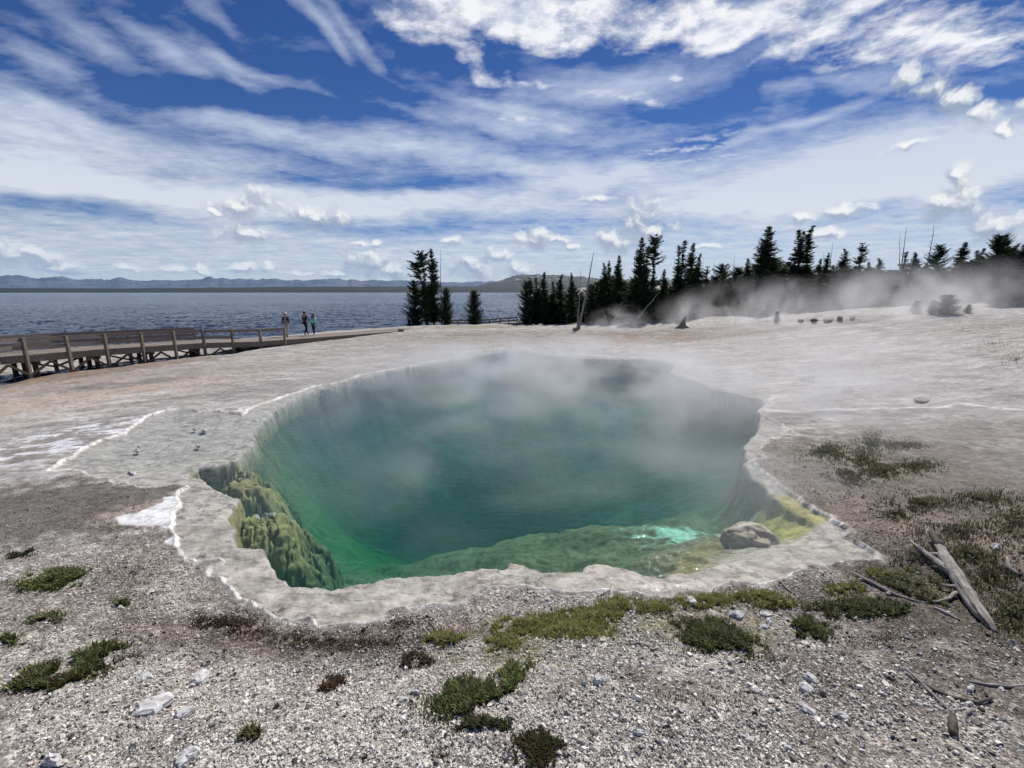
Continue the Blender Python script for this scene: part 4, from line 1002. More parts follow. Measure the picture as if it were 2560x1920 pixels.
spec = [  # key, px, top, y, width, label
 ('open1', 1325, 692, 46, 34, 'sparse outermost conifer on the left end of the middle grove'),
 ('slim1', 1339, 693, 47, 24, 'narrow conifer second from the left end of the grove'),
 ('spruce1', 1358, 679, 46, 38, 'rounded pine third from the left end of the grove, taller than its neighbours'),
 ('slim0', 1381, 702, 47, 22, 'slim conifer in front of the table-topped hill left of the leaning snag'),
 ('spruce3', 1401, 684, 46.5, 32, 'pointed conifer just left of two equal trees near the leaning snag'),
 ('spruce0', 1427, 681, 46, 36, 'broad conifer directly left of the leaning pale snag'),
 ('spruce1', 1478, 712, 45.5, 34, 'low conifer directly right of the leaning pale snag'),
 ('spruce0', 1506, 656, 46, 44, 'conifer with steep even sides, left of a twin-peaked pair'),
 ('spruce3', 1516, 650, 47, 30, 'narrow conifer peeking over the steep even-sided one'),
 ('spruce2', 1539, 634, 45.5, 50, 'single broad-based spruce between the snag and the tallest pair'),
 ('spruce2', 1593, 588, 45, 62, 'left one of the two tallest spruces in the grove, full crown'),
 ('slim1', 1608, 612, 46, 30, 'thin spruce squeezed between the two tallest of the grove'),
 ('open0', 1626, 581, 45, 58, 'right one of the two tallest spruces, with see-through upturned branches'),
 ('spruce0', 1653, 672, 45, 44, 'shorter conifer at the right foot of the see-through spruce'),
 ('slim1', 1683, 611, 46, 26, 'thin half-dead conifer with bare twigs on its left side'),
 ('slim1', 1695, 598, 46.5, 30, 'spindly conifer just right of the half-dead one'),
 ('spruce1', 1716, 606, 45, 48, 'full spruce at the peak of the right part of the grove'),
 ('spruce0', 1733, 633, 45.5, 46, 'conifer on the descending right shoulder of the grove'),
 ('open1', 1756, 664, 46, 36, 'small tufted pine at the right end of the middle grove'),
 ('spruce2', 1796, 678, 46, 44, 'low cone-shaped conifer alone in the dip before the big broad spruce'),
 ('spruce0', 1828, 690, 48, 34, 'small conifer in the dip beside a bare vertical snag'),
 ('spruce1', 1853, 645, 45, 40, 'smaller spruce hugging the left side of the big broad spruce'),
 ('spruce2', 1897, 560, 44, 84, 'big broad dark spruce, tallest and widest between grove and misty forest'),
 ('spruce0', 1938, 660, 48, 34, 'small misty conifer between the big broad spruce and the twin spires'),
 ('slim0', 1968, 570, 46, 30, 'left spire of the two columnar conifers standing close together'),
 ('slim0', 1977, 574, 47, 24, 'right spire of the two columnar conifers standing close together'),
 ('spruce3', 1997, 561, 46, 42, 'ragged tall conifer with branches reaching right, beside the twin spires'),
 ('spruce1', 2028, 646, 47, 28, 'short misty conifer right of the ragged tall one'),
 ('spruce3', 2046, 631, 48, 28, 'pointed misty conifer left of a leaning bare snag'),
 ('spruce0', 2086, 620, 48, 42, 'pale misty fir with even tiers beside a leaning snag'),
 ('open1', 2125, 605, 48, 34, 'tall pale pine with a crooked tufted top in the mist'),
 ('spruce1', 2148, 654, 50, 26, 'low misty conifer right of the crooked tufted pine'),
 ('spruce3', 2171, 644, 50, 30, 'pointed misty conifer in the low stretch of the forest'),
 ('slim1', 2234, 628, 50, 22, 'thin pale conifer left of the two bare parallel snags'),
 ('spruce0', 2259, 630, 49, 44, 'fir standing behind the two bare parallel snags'),
 ('pine0', 2312, 611, 48, 50, 'pale spreading pine between the parallel snags and the leaning tall snag'),
 ('spruce1', 2371, 604, 48, 42, 'pale tiered conifer right of the leaning tall snag'),
 ('slim0', 2407, 624, 49, 22, 'small spire in the misty gap left of the large round-topped pine'),
 ('slim0', 2419, 619, 50, 20, 'thin spire touching the misty gap before the round-topped pine'),
 ('bushy1', 2457, 589, 43, 60, 'large round-topped dark pine in the right part of the misty forest'),
 ('spruce1', 2475, 600, 44, 36, 'dark conifer at the right shoulder of the round-topped pine'),
 ('spruce3', 2498, 607, 43, 34, 'dark pointed conifer midway between the round-topped pine and the frame edge'),
 ('spruce0', 2520, 603, 42, 44, 'dark conifer second from the right edge of the photo'),
 ('spruce2', 2555, 600, 41, 60, 'dark broad conifer cut by the right edge of the photo')]
for key, px, top, y, wpx, lab in spec: tree_px(key, px, top, y, wpx, lab, GC)
for px, top, y in ((2610, 600, 40), (2690, 585, 39), (2790, 590, 38), (2900, 575, 36)):
    tree_px('spruce2', px, top, y, 70, 'dark conifer of the misty forest hidden past the right edge', 'forest beyond the right edge')
FG = 'low conifers that fill the forest line'
# fill between and behind, so the wood reads dense
fr = random.Random(4)
for px in list(range(1318, 1780, 20)) + list(range(1490, 1760, 30)):
    y = fr.uniform(46.5, 51); top = fr.uniform(700, 735) if px < 1480 else fr.uniform(690, 725)
    tree_px(fr.choice(['spruce2', 'bushy0', 'spruce0', 'bushy1']), px + fr.uniform(-8, 8), top, y, fr.uniform(44, 70), 'low dark conifer filling the shaded base of the middle grove', 'low conifers at the foot of the middle grove')
for px in list(range(1790, 2640, 18)) + list(range(1800, 2640, 40)):
    y = fr.uniform(44, 52) - max(0, (px - 2150)) * .018; top = fr.uniform(650, 692)
    tree_px(fr.choice(['spruce2', 'bushy0', 'spruce0', 'bushy1', 'pine0']), px + fr.uniform(-8, 8), top, y, fr.uniform(46, 80), 'low conifer filling the misty forest line at right', 'low conifers of the misty forest line')
for k, px in enumerate(range(2425, 2660, 17)):
    tree_px(('spruce1', 'pine0', 'spruce0')[k % 3], px, 640 - (px - 2425) * .12 + fr.uniform(-16, 16), 44 - (px - 2425) * .012, fr.uniform(40, 60), 'dark mid-height conifer in the thick wood by the right edge', 'mid-height conifers by the right edge')
for px in range(1960, 2640, 34):
    y = fr.uniform(40, 44) - max(0, (px - 2100)) * .016; top = fr.uniform(690, 715)
    tree_px(fr.choice(['bushy0', 'bushy1', 'pine0']), px + fr.uniform(-8, 8), top, y, fr.uniform(60, 90), 'bushy young conifer along the front of the misty forest', 'young conifers on the forest front')
for px, py, h_, w_, lab in ((2288, 783, .85, 26, 'small pale sapling left of three on the white slope'), (2328, 785, .9, 24, 'upright sapling, middle of three on the white slope'), (2362, 786, 1.25, 60, 'widest sapling of three on the white slope, ghostly in steam'), (2418, 783, .55, 18, 'dark little seedling on the white slope right of the three saplings'),
                        (1941, 808, .85, 16, 'tiny lone conifer on the slope below the big broad spruce'), (1872, 790, .3, 7, 'knee-high seedling on the slope left of the tiny lone conifer'), (2520, 765, 1.3, 90, 'low spreading sapling at the bottom of the forest by the right edge')):
    x, y, z = gat(px, py); tree('bushy1', x, y, z + h_, (w_ * y / F0 / 2) / 2.0, lab, name='conifer_sapling', cat='sapling', sink=.02)

# snags: dead bare trunks
def snag(px0, py0, px1, py1, y, r0, label, br=5, seed=0, y1=None, mat_='deadwood'):
    rr_ = random.Random(seed + int(px0)); x0, _, z0 = aty(px0, py0, y); z0 = min(z0, hz(x0, y)) - .05
    x1, _, z1 = aty(px1, py1, y if y1 is None else y1); yy = y if y1 is None else y1
    root = empty('dead_tree', (x0, y, z0)); tag(root, label, 'dead tree')
    q = MB(); n = 7; a = Vector((0, 0, 0)); b = Vector((x1 - x0, yy - y, z1 - z0)); bend = Vector((rr_.uniform(-.1, .1), 0, 0))
    pts = [a.lerp(b, i / n) + bend * math.sin(i / n * 3.1) + Vector((rr_.uniform(-.03, .03), rr_.uniform(-.03, .03), 0)) for i in range(n + 1)]
    q.tube(pts, [r0 * (1 - .85 * i / n) for i in range(n + 1)], 8, .06); q.build('trunk', M[mat_], root)
    for k in range(br):
        t_ = rr_.uniform(.35, .95); p = a.lerp(b, t_); L = rr_.uniform(.3, .9) * (1.1 - t_); an = rr_.uniform(0, 6.28)
        q = MB(); q.tube([p, p + Vector((math.cos(an) * L * .6, math.sin(an) * L * .6, L * .1)), p + Vector((math.cos(an) * L, math.sin(an) * L, L * .35))], [r0 * .22, r0 * .14, r0 * .05], 5); q.build('branch', M[mat_], root)
snag(1104, 808, 1102, 624, 50, .07, 'bare thin snag rising right of the tall shore spruce', 14)
snag(1444, 832, 1484, 630, 38, .13, 'tall pale snag leaning right in front of the middle grove', 4)
snag(1441, 830, 1452, 675, 40, .07, 'thin upright snag behind the foot of the tall leaning snag', 3)
snag(1572, 818, 1652, 726, 41, .12, 'stout bare trunk leaning steeply right against the dark grove', 1)
snag(1705, 800, 1776, 745, 42, .08, 'short bare trunk slanting across the dark base of the grove', 1, mat_='bark')
snag(1758, 780, 1758, 645, 49, .05, 'faint bare snag above the small tufted pine', 2)
snag(1780, 770, 1784, 650, 49, .055, 'bare snag just left of the low cone-shaped conifer', 2)
snag(1798, 765, 1815, 664, 50, .04, 'thin snag tilting right of the low cone-shaped conifer', 2)
snag(1832, 760, 1836, 640, 49, .065, 'upright bare snag left of the big broad spruce', 3)
snag(2066, 745, 2082, 604, 48, .06, 'leaning bare snag beside the pale tiered fir', 9)
snag(2250, 735, 2250, 582, 48, .055, 'left of the two bare parallel snags in the mist', 4)
snag(2248, 735, 2267, 566, 47, .075, 'right and taller of the two bare parallel snags in the mist', 3)
snag(2310, 735, 2336, 562, 47, .08, 'tall bare snag leaning right with long side twigs', 12)
snag(2059, 760, 2060, 629, 49, .05, 'short bare snag with stubs left of the leaning one in the mist', 7)
# stump
x, y, z = gat(1704, 820)
st = empty('tree_stump', (x, y, z)); tag(st, 'dark broken stump with a jagged lean at the foot of the grove', 'stump')
q = MB(); q.tube([(0, 0, -.1), (.03, 0, .25), (.12, 0, .5), (.25, 0, .95)], [.42, .3, .15, .03], 9, .2); q.build('stub', M['bark'], st)
q = MB(); q.tube([(0, 0, .1), (-.3, -.1, .12), (-.6, -.1, -.02)], [.14, .09, .03], 6, .2); q.build('root', M['bark'], st)
q = MB(); q.tube([(0, 0, .1), (.35, -.15, .1), (.6, -.2, -.03)], [.14, .09, .03], 6, .2); q.build('root', M['bark'], st)

# ------------------------------------------------------------------ gravel: loose sinter chips (nobody could count them)
def build_gravel():
    N = 300000
    r = 1.35 * (9.5 / 1.35) ** rng.random(N); a = np.radians(np.where(rng.random(N) < .87, rng.uniform(-54, 54, N), rng.uniform(-80, 80, N)))
    r = np.where(rng.random(N) < .30, rng.uniform(.5, 4.2, N), r)
    X = r * np.sin(a); Y = r * np.cos(a)
    Z, s, i, n1, n2 = height(X, Y, True)
    dens = fbm(X * 1.4, Y * 1.4, 4, 120)
    keep = (s > .10) & (rng.random(N) < .25 + 1.5 * sstep(.35, .62, dens))
    wp = sdf([at(*p) for p in [(452, 1240), (446, 1300), (452, 1372), (405, 1366), (292, 1322), (280, 1300), (340, 1290), (415, 1246)]], X, Y)
    keep &= wp > .05
    lf = at(150, 1110, 0); keep &= ~((np.hypot((X - lf[0]) / 4, (Y - lf[1]) / 1.7) < 1) & (rng.random(N) < .8))
    X, Y, Z, dens, s = X[keep], Y[keep], Z[keep], dens[keep], s[keep]; n = len(X)
    size = np.clip(rng.lognormal(math.log(.0056), .52, n), .0025, .032)
    size *= 1 + .35 * sstep(-1, 3, X) * (rng.random(n) < .5)
    # flat angular flake: 6-gon top and bottom ring, capped
    K = 6; ang = (np.arange(K)[None] + rng.uniform(-.35, .35, (n, K))) * (2 * np.pi / K); rad = rng.uniform(.55, 1.2, (n, K)) * size[:, None]
    el = rng.uniform(.5, 1.0, n); px_ = np.cos(ang) * rad; py_ = np.sin(ang) * rad * el[:, None]
    th = size * rng.uniform(.28, .75, n)
    top = np.stack([px_ * .82, py_ * .82, np.repeat((th)[:, None], K, 1) * rng.uniform(.7, 1.1, (n, K))], 2); bot = np.stack([px_, py_, np.repeat((-th * .3)[:, None], K, 1)], 2)
    L = np.concatenate([top, bot], 1)
    # random tilt
    ax = rng.normal(0, .5, n); ay = rng.normal(0, .5, n); az = rng.uniform(0, 6.28, n)
    def rot(V, k, an):
        c, s_ = np.cos(an)[:, None], np.sin(an)[:, None]; i_, j_ = [(1, 2), (0, 2), (0, 1)][k]
        A = V[..., i_] * c - V[..., j_] * s_; B = V[..., i_] * s_ + V[..., j_] * c; V[..., i_] = A; V[..., j_] = B
    rot(L, 2, az); rot(L, 0, ax); rot(L, 1, ay)
    L += np.stack([X, Y, Z + th * .25], 1)[:, None, :]
    V = L.reshape(-1, 3); b = (np.arange(n) * 2 * K)[:, None]; k = np.arange(K)
    side = np.stack([b + K + k, b + K + (k + 1) % K, b + (k + 1) % K, b + k], 2).reshape(-1, 4)
    tf = np.stack([b + 0 * k[:4], b + k[1:5], b + k[2:6]], 2).reshape(-1, 3)
    tone = rng.choice([.07, .16, .32, .52, .70, .82], n, p=[.06, .09, .17, .27, .27, .14]) * rng.uniform(.9, 1.16, n)
    hue = rng.uniform(0, 1, n)[:, None]; colr = tone[:, None] * (np.array([[1.0, .92, .82]]) * (1 - hue) + np.array([[1.0, .97, .91]]) * hue)
    band = sstep(.45, .12, s) * .0
    lf = at(700, 1600, .1); bd = np.exp(-(((X - lf[0]) / 1.7) ** 2 + ((Y - lf[1]) / .33) ** 2)); colr *= (1 - .45 * bd)[:, None]
    dk = at(200, 1270, 0); dd = np.exp(-(((X - dk[0]) / 3) ** 2 + ((Y - dk[1]) / 1.3) ** 2)); colr *= (1 - .5 * dd)[:, None]
    tr_ = at(2400, 1350, .1); de = np.exp(-(((X - tr_[0]) / 3.2) ** 2 + ((Y - tr_[1]) / 2.2) ** 2)); colr *= (1 - .5 * de)[:, None]
    o = mesh_np('gravel', V, [side, tf], M['chips'], False, {'tint': np.repeat(colr, 2 * K, 0)})
    tag(o, 'loose white and grey sinter chips covering the bank round the hot spring', 'gravel', kind='stuff')
build_gravel()

# ------------------------------------------------------------------ larger stones
def foot(px, py, a, b, rot, z):
    """half-axes on the ground of an ellipse seen with half-axes a, b (photo pixels)"""
    r_ = R(rot); c, s_ = math.cos(r_), math.sin(r_)
    def d(dx, dy):
        p, q = at(px + dx, py - dy, z), at(px - dx, py + dy, z); return ((p[0] - q[0]) / 2, (p[1] - q[1]) / 2)
    return d(a * c, a * s_), d(-b * s_, b * c)
def stone(px, py, wpx, hpx, rot, thick, label, name='flat_stone', cat='stone', sink=.3, m='slab', group=None):
    x, y, z = gat(px, py); ex, ey = foot(px, py, wpx / 2, hpx / 2, rot, z); a = b = 1.0
    rr_ = random.Random(int(px * 7 + py)); bm = bmesh.new(); K = 11; rings = []
    for lev, (zz, sc_) in enumerate(((-thick * sink, .9), (thick * .25, 1.0), (thick * .75, .93), (thick, .70))):
        ring = []
        for k in range(K):
            if lev == 0: pass
            an = 2 * math.pi * k / K; w_ = stone.r[k] if lev else stone.r.setdefault(k, rr_.uniform(.72, 1.15))
            cu, cv = math.cos(an) * w_ * sc_, math.sin(an) * w_ * sc_; ring.append(bm.verts.new((ex[0] * cu + ey[0] * cv, ex[1] * cu + ey[1] * cv, zz * rr_.uniform(.7, 1.3))))
        rings.append(ring)
    for r0, r1 in zip(rings[:-1], rings[1:]):
        for k in range(K): bm.faces.new((r0[k], r0[(k + 1) % K], r1[(k + 1) % K], r1[k]))
    ct = bm.verts.new((0, 0, thick * rr_.uniform(.95, 1.15)))
    for k in range(K): bm.faces.new((rings[-1][k], rings[-1][(k + 1) % K], ct))
    bmesh.ops.subdivide_edges(bm, edges=bm.edges[:], cuts=1, use_grid_fill=True)
    for v in bm.verts: v.co += Vector([rr_.uniform(-1, 1) * thick * .12 for _ in range(3)])
    me = bpy.data.meshes.new(name); bm.to_mesh(me); bm.free(); me.materials.append(M[m])
    o = bpy.data.objects.new(name, me); C.objects.link(o); o.location = (x, y, z); o.rotation_euler = (rr_.uniform(-.12, .12), rr_.uniform(-.12, .12), 0); stone.r.clear()
    return tag(o, label, cat, group)
stone.r = {}
stone(385, 1768, 130, 46, 28, .035, 'long pale slab lying aslant in the gravel, largest white stone at lower left')
stone(500, 1698, 58, 34, 40, .04, 'bright white wedge of stone above the long pale slab')
stone(462, 1785, 60, 22, 25, .03, 'small narrow pale slab touching the right end of the long slab')
stone(466, 1898, 90, 34, 35, .04, 'pale slab cut by the bottom edge left of centre')
stone(135, 1908, 50, 30, 10, .05, 'rounded white lump at the bottom left corner')
stone(358, 1696, 46, 22, 20, .025, 'grey-white flake left of the bright white wedge')
stone(1041, 1732, 26, 13, 0, .025, 'small white chip left of the big green centre plant')
stone(1005, 1750, 32, 16, 10, .02, 'dull white flake lower left of the small white chip')
stone(1497, 1705, 34, 22, -10, .035, 'white angular stone in the gravel right of the centre plant')
stone(1461, 1709, 13, 12, 0, .025, 'pebble beside the white angular stone')
stone(1598, 1835, 40, 15, -5, .025, 'flat pale stone near the bottom edge right of centre')
stone(1843, 1541, 40, 20, -8, .04, 'white stone just above the dark green cushion plant')
stone(1914, 1537, 36, 12, -14, .02, 'thin flake right of the white stone above the cushion plant')
stone(1923, 1556, 18, 18, 20, .03, 'small upright chip below the thin flake')
stone(1911, 1568, 28, 12, -10, .02, 'small flat chip left of two near the cushion plant')
stone(2013, 1722, 48, 26, -28, .03, 'white slab with a dark stone beside it, mid lower right')
stone(2030, 1702, 52, 16, -30, .03, 'grey slab leaning on the white one, mid lower right')
stone(2014, 1775, 62, 18, -32, .03, 'long narrow white slab below the pair at lower right')
stone(2106, 1793, 40, 20, -20, .03, 'squarish white stone right of the long narrow slab')
stone(1887, 1730, 22, 11, -5, .02, 'left of two small white chips in the lower right gravel')
stone(1909, 1737, 18, 11, -20, .02, 'right of two small white chips in the lower right gravel')
stone(2487, 1371, 30, 12, 0, .05, 'white stone in the dark earth above the fallen log')
stone(2425, 1725, 22, 18, 20, .03, 'small white stone beside the curved bleached stick')
stone(2420, 1766, 24, 16, 20, .03, 'pale stone tucked in the bend of the curved bleached stick')
stone(1317, 1498, 14, 10, 0, .02, 'single white pebble on the bank above the yellow-green grass')
stone(1730, 1505, 30, 22, -30, .03, 'grey-white stone set in the yellow grass at the pool rim')
for px, py, w_, lab in ((330, 1184, 20, 'largest white chip lying on the wet shelf left of the pool'), (346, 1135, 12, 'small white chip on the wet shelf above the largest one'), (512, 1083, 13, 'white chip farthest right on the wet shelf'), (488, 1081, 8, 'tiny dark chip beside the farthest white chip on the shelf'), (497, 1123, 10, 'pale chip in the middle of the wet shelf'), (348, 1125, 6, 'tiny fleck above the small white chip on the shelf')):
    x, y = at(px, py, 0)
    o = stone(px, py, w_, w_ * .5, 0, .05, lab); o.location.z = -.035
# small stones and clods scattered on the far white flat
for px, py, w_, lab in ((2002, 803, 16, 'leftmost dark clod in the row on the white slope'), (2035, 802, 20, 'wide dark clod second in the row on the white slope'), (2068, 800, 26, 'broad dark clod in the middle of the row on the white slope'), (2100, 798, 18, 'dark clod fourth in the row on the white slope'), (2131, 797, 14, 'rightmost dark clod in the row on the white slope'),
                        (2018, 950, 44, 'flat grey stone on the pale ground right of the pool'), (2120, 978, 34, 'low grey hump right of the flat grey stone'), (2306, 999, 50, 'grey flat hump on the pale ground farther right')):
    stone(px, py, w_, w_ * .35, 0, .12 if py < 900 else .04, lab, 'clod', 'clod', m='deadwood')
# stakes/boxes at the walkway and by the snag
for px, py, y0, sx, lab in ((1003, 829, None, .45, 'small dark-and-white block on the ground beside the boardwalk'), (1437, 827, None, .32, 'small white block at the foot of the tall leaning snag')):
    x, y, z = gat(px, py); q = MB(); q.tube([(-sx / 2, 0, .11), (-sx * .3, 0, .12), (sx * .4, 0, .12), (sx / 2, 0, .1)], [.12, .14, .14, .11], 8, .12); o = q.build('log_end', M['paledead']); o.location = (x, y, z); tag(o, lab, 'log end')

# boulder in the pool
def boulder(px, py, z, a, b, h_, rot, label, mcol, seed):
    x, y = at(px, py, z); bm = bmesh.new(); bmesh.ops.create_icosphere(bm, subdivisions=5, radius=1)
    V = np.array([v.co[:] for v in bm.verts]); n = fbm(V[:, 0] * 1.6 + seed, V[:, 1] * 1.6 + V[:, 2], 4, seed) - .5
    st = fbm(V[:, 0] * 1.2 + V[:, 1] * 2, V[:, 2] * 9, 3, seed + 2) - .5
    cr_ = (1 - np.abs(fbm(V[:, 0] * 2.2 + 3, V[:, 1] * 2.2 + V[:, 2], 3, seed + 5) - .5) * 2) ** 14
    k = 1 + .45 * n + .10 * st - .12 * cr_
    for v, q in zip(bm.verts, k): v.co = Vector((v.co.x * a * q, v.co.y * b * q, (v.co.z if v.co.z < .2 else .2 + (v.co.z - .2) * .75) * h_ * q))
    for f in bm.faces: f.smooth = True
    me = bpy.data.meshes.new('boulder'); bm.to_mesh(me); bm.free(); me.materials.append(mcol)
    o = bpy.data.objects.new('boulder', me); C.objects.link(o); o.location = (x, y, z); o.rotation_euler = (R(-6), R(8), R(rot)); return tag(o, label, 'boulder')
M['bould'] = m_plain('pale_boulder', (.42, .38, .28), (.60, .56, .45), 5, .85, .02)
M['bould2'] = m_plain('olive_boulder', (.17, .17, .06), (.32, .31, .13), 4, .85, .03)
boulder(1876, 1362, -.24, .36, .30, .36, -28, 'pale rounded boulder under water at the right end of the pool', M['bould'], 3)
boulder(1798, 1343, -.55, .08, .06, .05, 0, 'small white rock under water left of the pale rounded boulder', M['slab'], 4)

# ------------------------------------------------------------------ fallen wood
def wood_px(name, label, cat, pts, parts=(), m='deadwood', n=10, noise=.06):
    """pts: list of (px, py, radius m, height above ground)"""
    P = []
    for px, py, r_, hh in pts:
        x, y, z = gat(px, py); P.append((Vector((x, y, z + hh + r_ * .6)), r_))
    o3 = P[0][0].copy(); root = empty(name, o3) if parts else None
    def fine(P):
        out = []
        for (a, ra), (b, rb) in zip(P[:-1], P[1:]):
            for k in range(4):
                t_ = k / 4; out.append((a.lerp(b, t_) + Vector([random.uniform(-1, 1) * ra * .12 for _ in range(3)]), (ra + (rb - ra) * t_) * random.uniform(.92, 1.08)))
        out.append(P[-1]); return out
    Q = fine(P); q = MB(); q.tube([p - o3 for p, _ in Q], [r_ for _, r_ in Q], n, noise)
    o = q.build('trunk' if parts else name, M[m], root, True)
    if not parts: o.location = o3; return tag(o, label, cat)
    tag(root, label, cat)
    for pp in parts:
        nm, mm, ps = pp; Pq = []
        for px, py, r_, hh in ps:
            x, y, z = gat(px, py); Pq.append((Vector((x, y, z + hh + r_ * .6)), r_))
        Qq = fine(Pq); q = MB(); q.tube([p - o3 for p, _ in Qq], [r_ for _, r_ in Qq], 8, noise); q.build(nm, M[mm], root, True)
    return root
wood_px('fallen_log', 'large bleached fallen log with a forked upper end lying on the dark earth at right', 'log',
        [(2490, 1583, .010, .0), (2470, 1566, .036, .02), (2440, 1535, .062, .02), (2400, 1475, .070, .03), (2370, 1430, .066, .05), (2350, 1392, .045, .07), (2330, 1358, .03, .08)],
        [('branch', 'log', [(2385, 1455, .05, .05), (2345, 1425, .040, .06), (2310, 1400, .028, .08), (2270, 1370, .012, .10)]),
         ('branch', 'deadwood', [(2360, 1405, .04, .05), (2320, 1398, .03, .04), (2288, 1388, .03, .02)]),
         ('branch', 'darkstick', [(2345, 1385, .04, .08), (2325, 1350, .03, .10), (2322, 1342, .012, .11)]),
         ('branch', 'paledead', [(2388, 1490, .022, .03), (2372, 1502, .018, .02), (2345, 1508, .014, .01), (2315, 1507, .008, .0)]),
         ('branch', 'deadwood', [(2392, 1478, .026, .04), (2368, 1477, .020, .04), (2350, 1474, .012, .05)])], 'log', 18, .07)
wood_px('stick', 'long grey stick lying from the pool tip towards the fallen log', 'stick', [(2130, 1436, .012, .02), (2180, 1462, .018, .01), (2240, 1490, .016, .0), (2300, 1508, .010, 0)], m='deadwood')
wood_px('stick', 'short thick grey stick below the middle of the fallen log', 'stick', [(2335, 1520, .012, 0), (2365, 1535, .018, 0), (2398, 1552, .012, 0)], m='deadwood')
wood_px('stick', 'straight pale stick alone in the gravel left of the dark crossed sticks', 'stick', [(2162, 1668, .008, .0), (2195, 1682, .011, 0), (2236, 1700, .007, 0)], m='deadwood')
wood_px('stick', 'straight grey stick crossing above the long curved dark one', 'stick', [(2262, 1680, .010, .03), (2300, 1712, .011, .02), (2345, 1755, .010, .01), (2380, 1783, .007, 0)], m='deadwood')
wood_px('stick', 'long curved dark stick in the lower right gravel', 'stick', [(2290, 1700, .012, .0), (2335, 1728, .014, 0), (2385, 1748, .014, 0), (2440, 1758, .013, 0), (2480, 1750, .008, .01)], m='darkstick')
wood_px('stick', 'grey stick reaching the right edge below the fallen log', 'stick', [(2420, 1704, .008, 0), (2460, 1712, .011, 0), (2520, 1718, .010, 0), (2590, 1712, .008, .0)], m='deadwood')
wood_px('stick', 'curved bleached stick like a hook near the bottom right', 'stick', [(2432, 1780, .012, .01), (2412, 1788, .013, .01), (2408, 1805, .012, 0), (2415, 1828, .007, 0)], m='paledead')
wood_px('bark_piece', 'short split piece of brown bark standing on end near the bottom right', 'bark', [(2380, 1792, .022, 0), (2380, 1815, .026, 0), (2384, 1842, .022, 0)], m='darkstick', noise=.2)
wood_px('stick', 'dark-tipped stick poking from the yellow grass tuft near centre', 'stick', [(1072, 1566, .010, .05), (1085, 1580, .009, .03), (1098, 1594, .007, .0)], m='darkstick')
wood_px('stick', 'bent bleached twig on the pool rim above the yellow grass', 'stick', [(1492, 1494, .008, .0), (1508, 1487, .008, .01), (1524, 1480, .006, .02), (1528, 1470, .004, .05)], m='paledead')
wood_px('stick', 'stubby bleached stick on the pool rim near the right corner', 'stick', [(1949, 1454, .012, .01), (1962, 1468, .013, 0), (1978, 1482, .008, 0)], m='paledead')
wood_px('stick', 'white-ended wavy stick in the gravel right of the yellow grass', 'stick', [(1576, 1612, .010, 0), (1596, 1608, .012, 0), (1620, 1616, .010, 0), (1638, 1615, .006, 0)], m='paledead')
wood_px('stick', 'pair-like thin grey twig right of the centre plant', 'stick', [(1548, 1680, .005, 0), (1568, 1686, .006, 0), (1588, 1684, .004, 0)], m='deadwood')
wood_px('stick', 'short pale twig on the earth above the fallen log', 'stick', [(2190, 1294, .012, 0), (2215, 1293, .014, 0), (2243, 1290, .008, 0)], m='paledead')
wood_px('stick', 'pale twig high on the dark earth near the right edge', 'stick', [(2470, 1338, .014, 0), (2485, 1332, .012, 0), (2500, 1326, .008, .02)], m='paledead')
wood_px('stick', 'upright splinter of grey wood by the right edge above the log', 'stick', [(2512, 1412, .008, .10), (2520, 1428, .03, .02), (2545, 1440, .02, 0)], m='deadwood')
wood_px('stick', 'thin dark stick lying on the wet shelf left of the pool', 'stick', [(452, 1069, .008, 0), (466, 1066, .010, 0), (478, 1065, .007, 0)], m='darkstick')
wood_px('stick', 'thin grey twig between the centre plants', 'stick', [(1305, 1720, .005, .0), (1315, 1702, .006, .02), (1328, 1688, .004, .05)], m='deadwood')

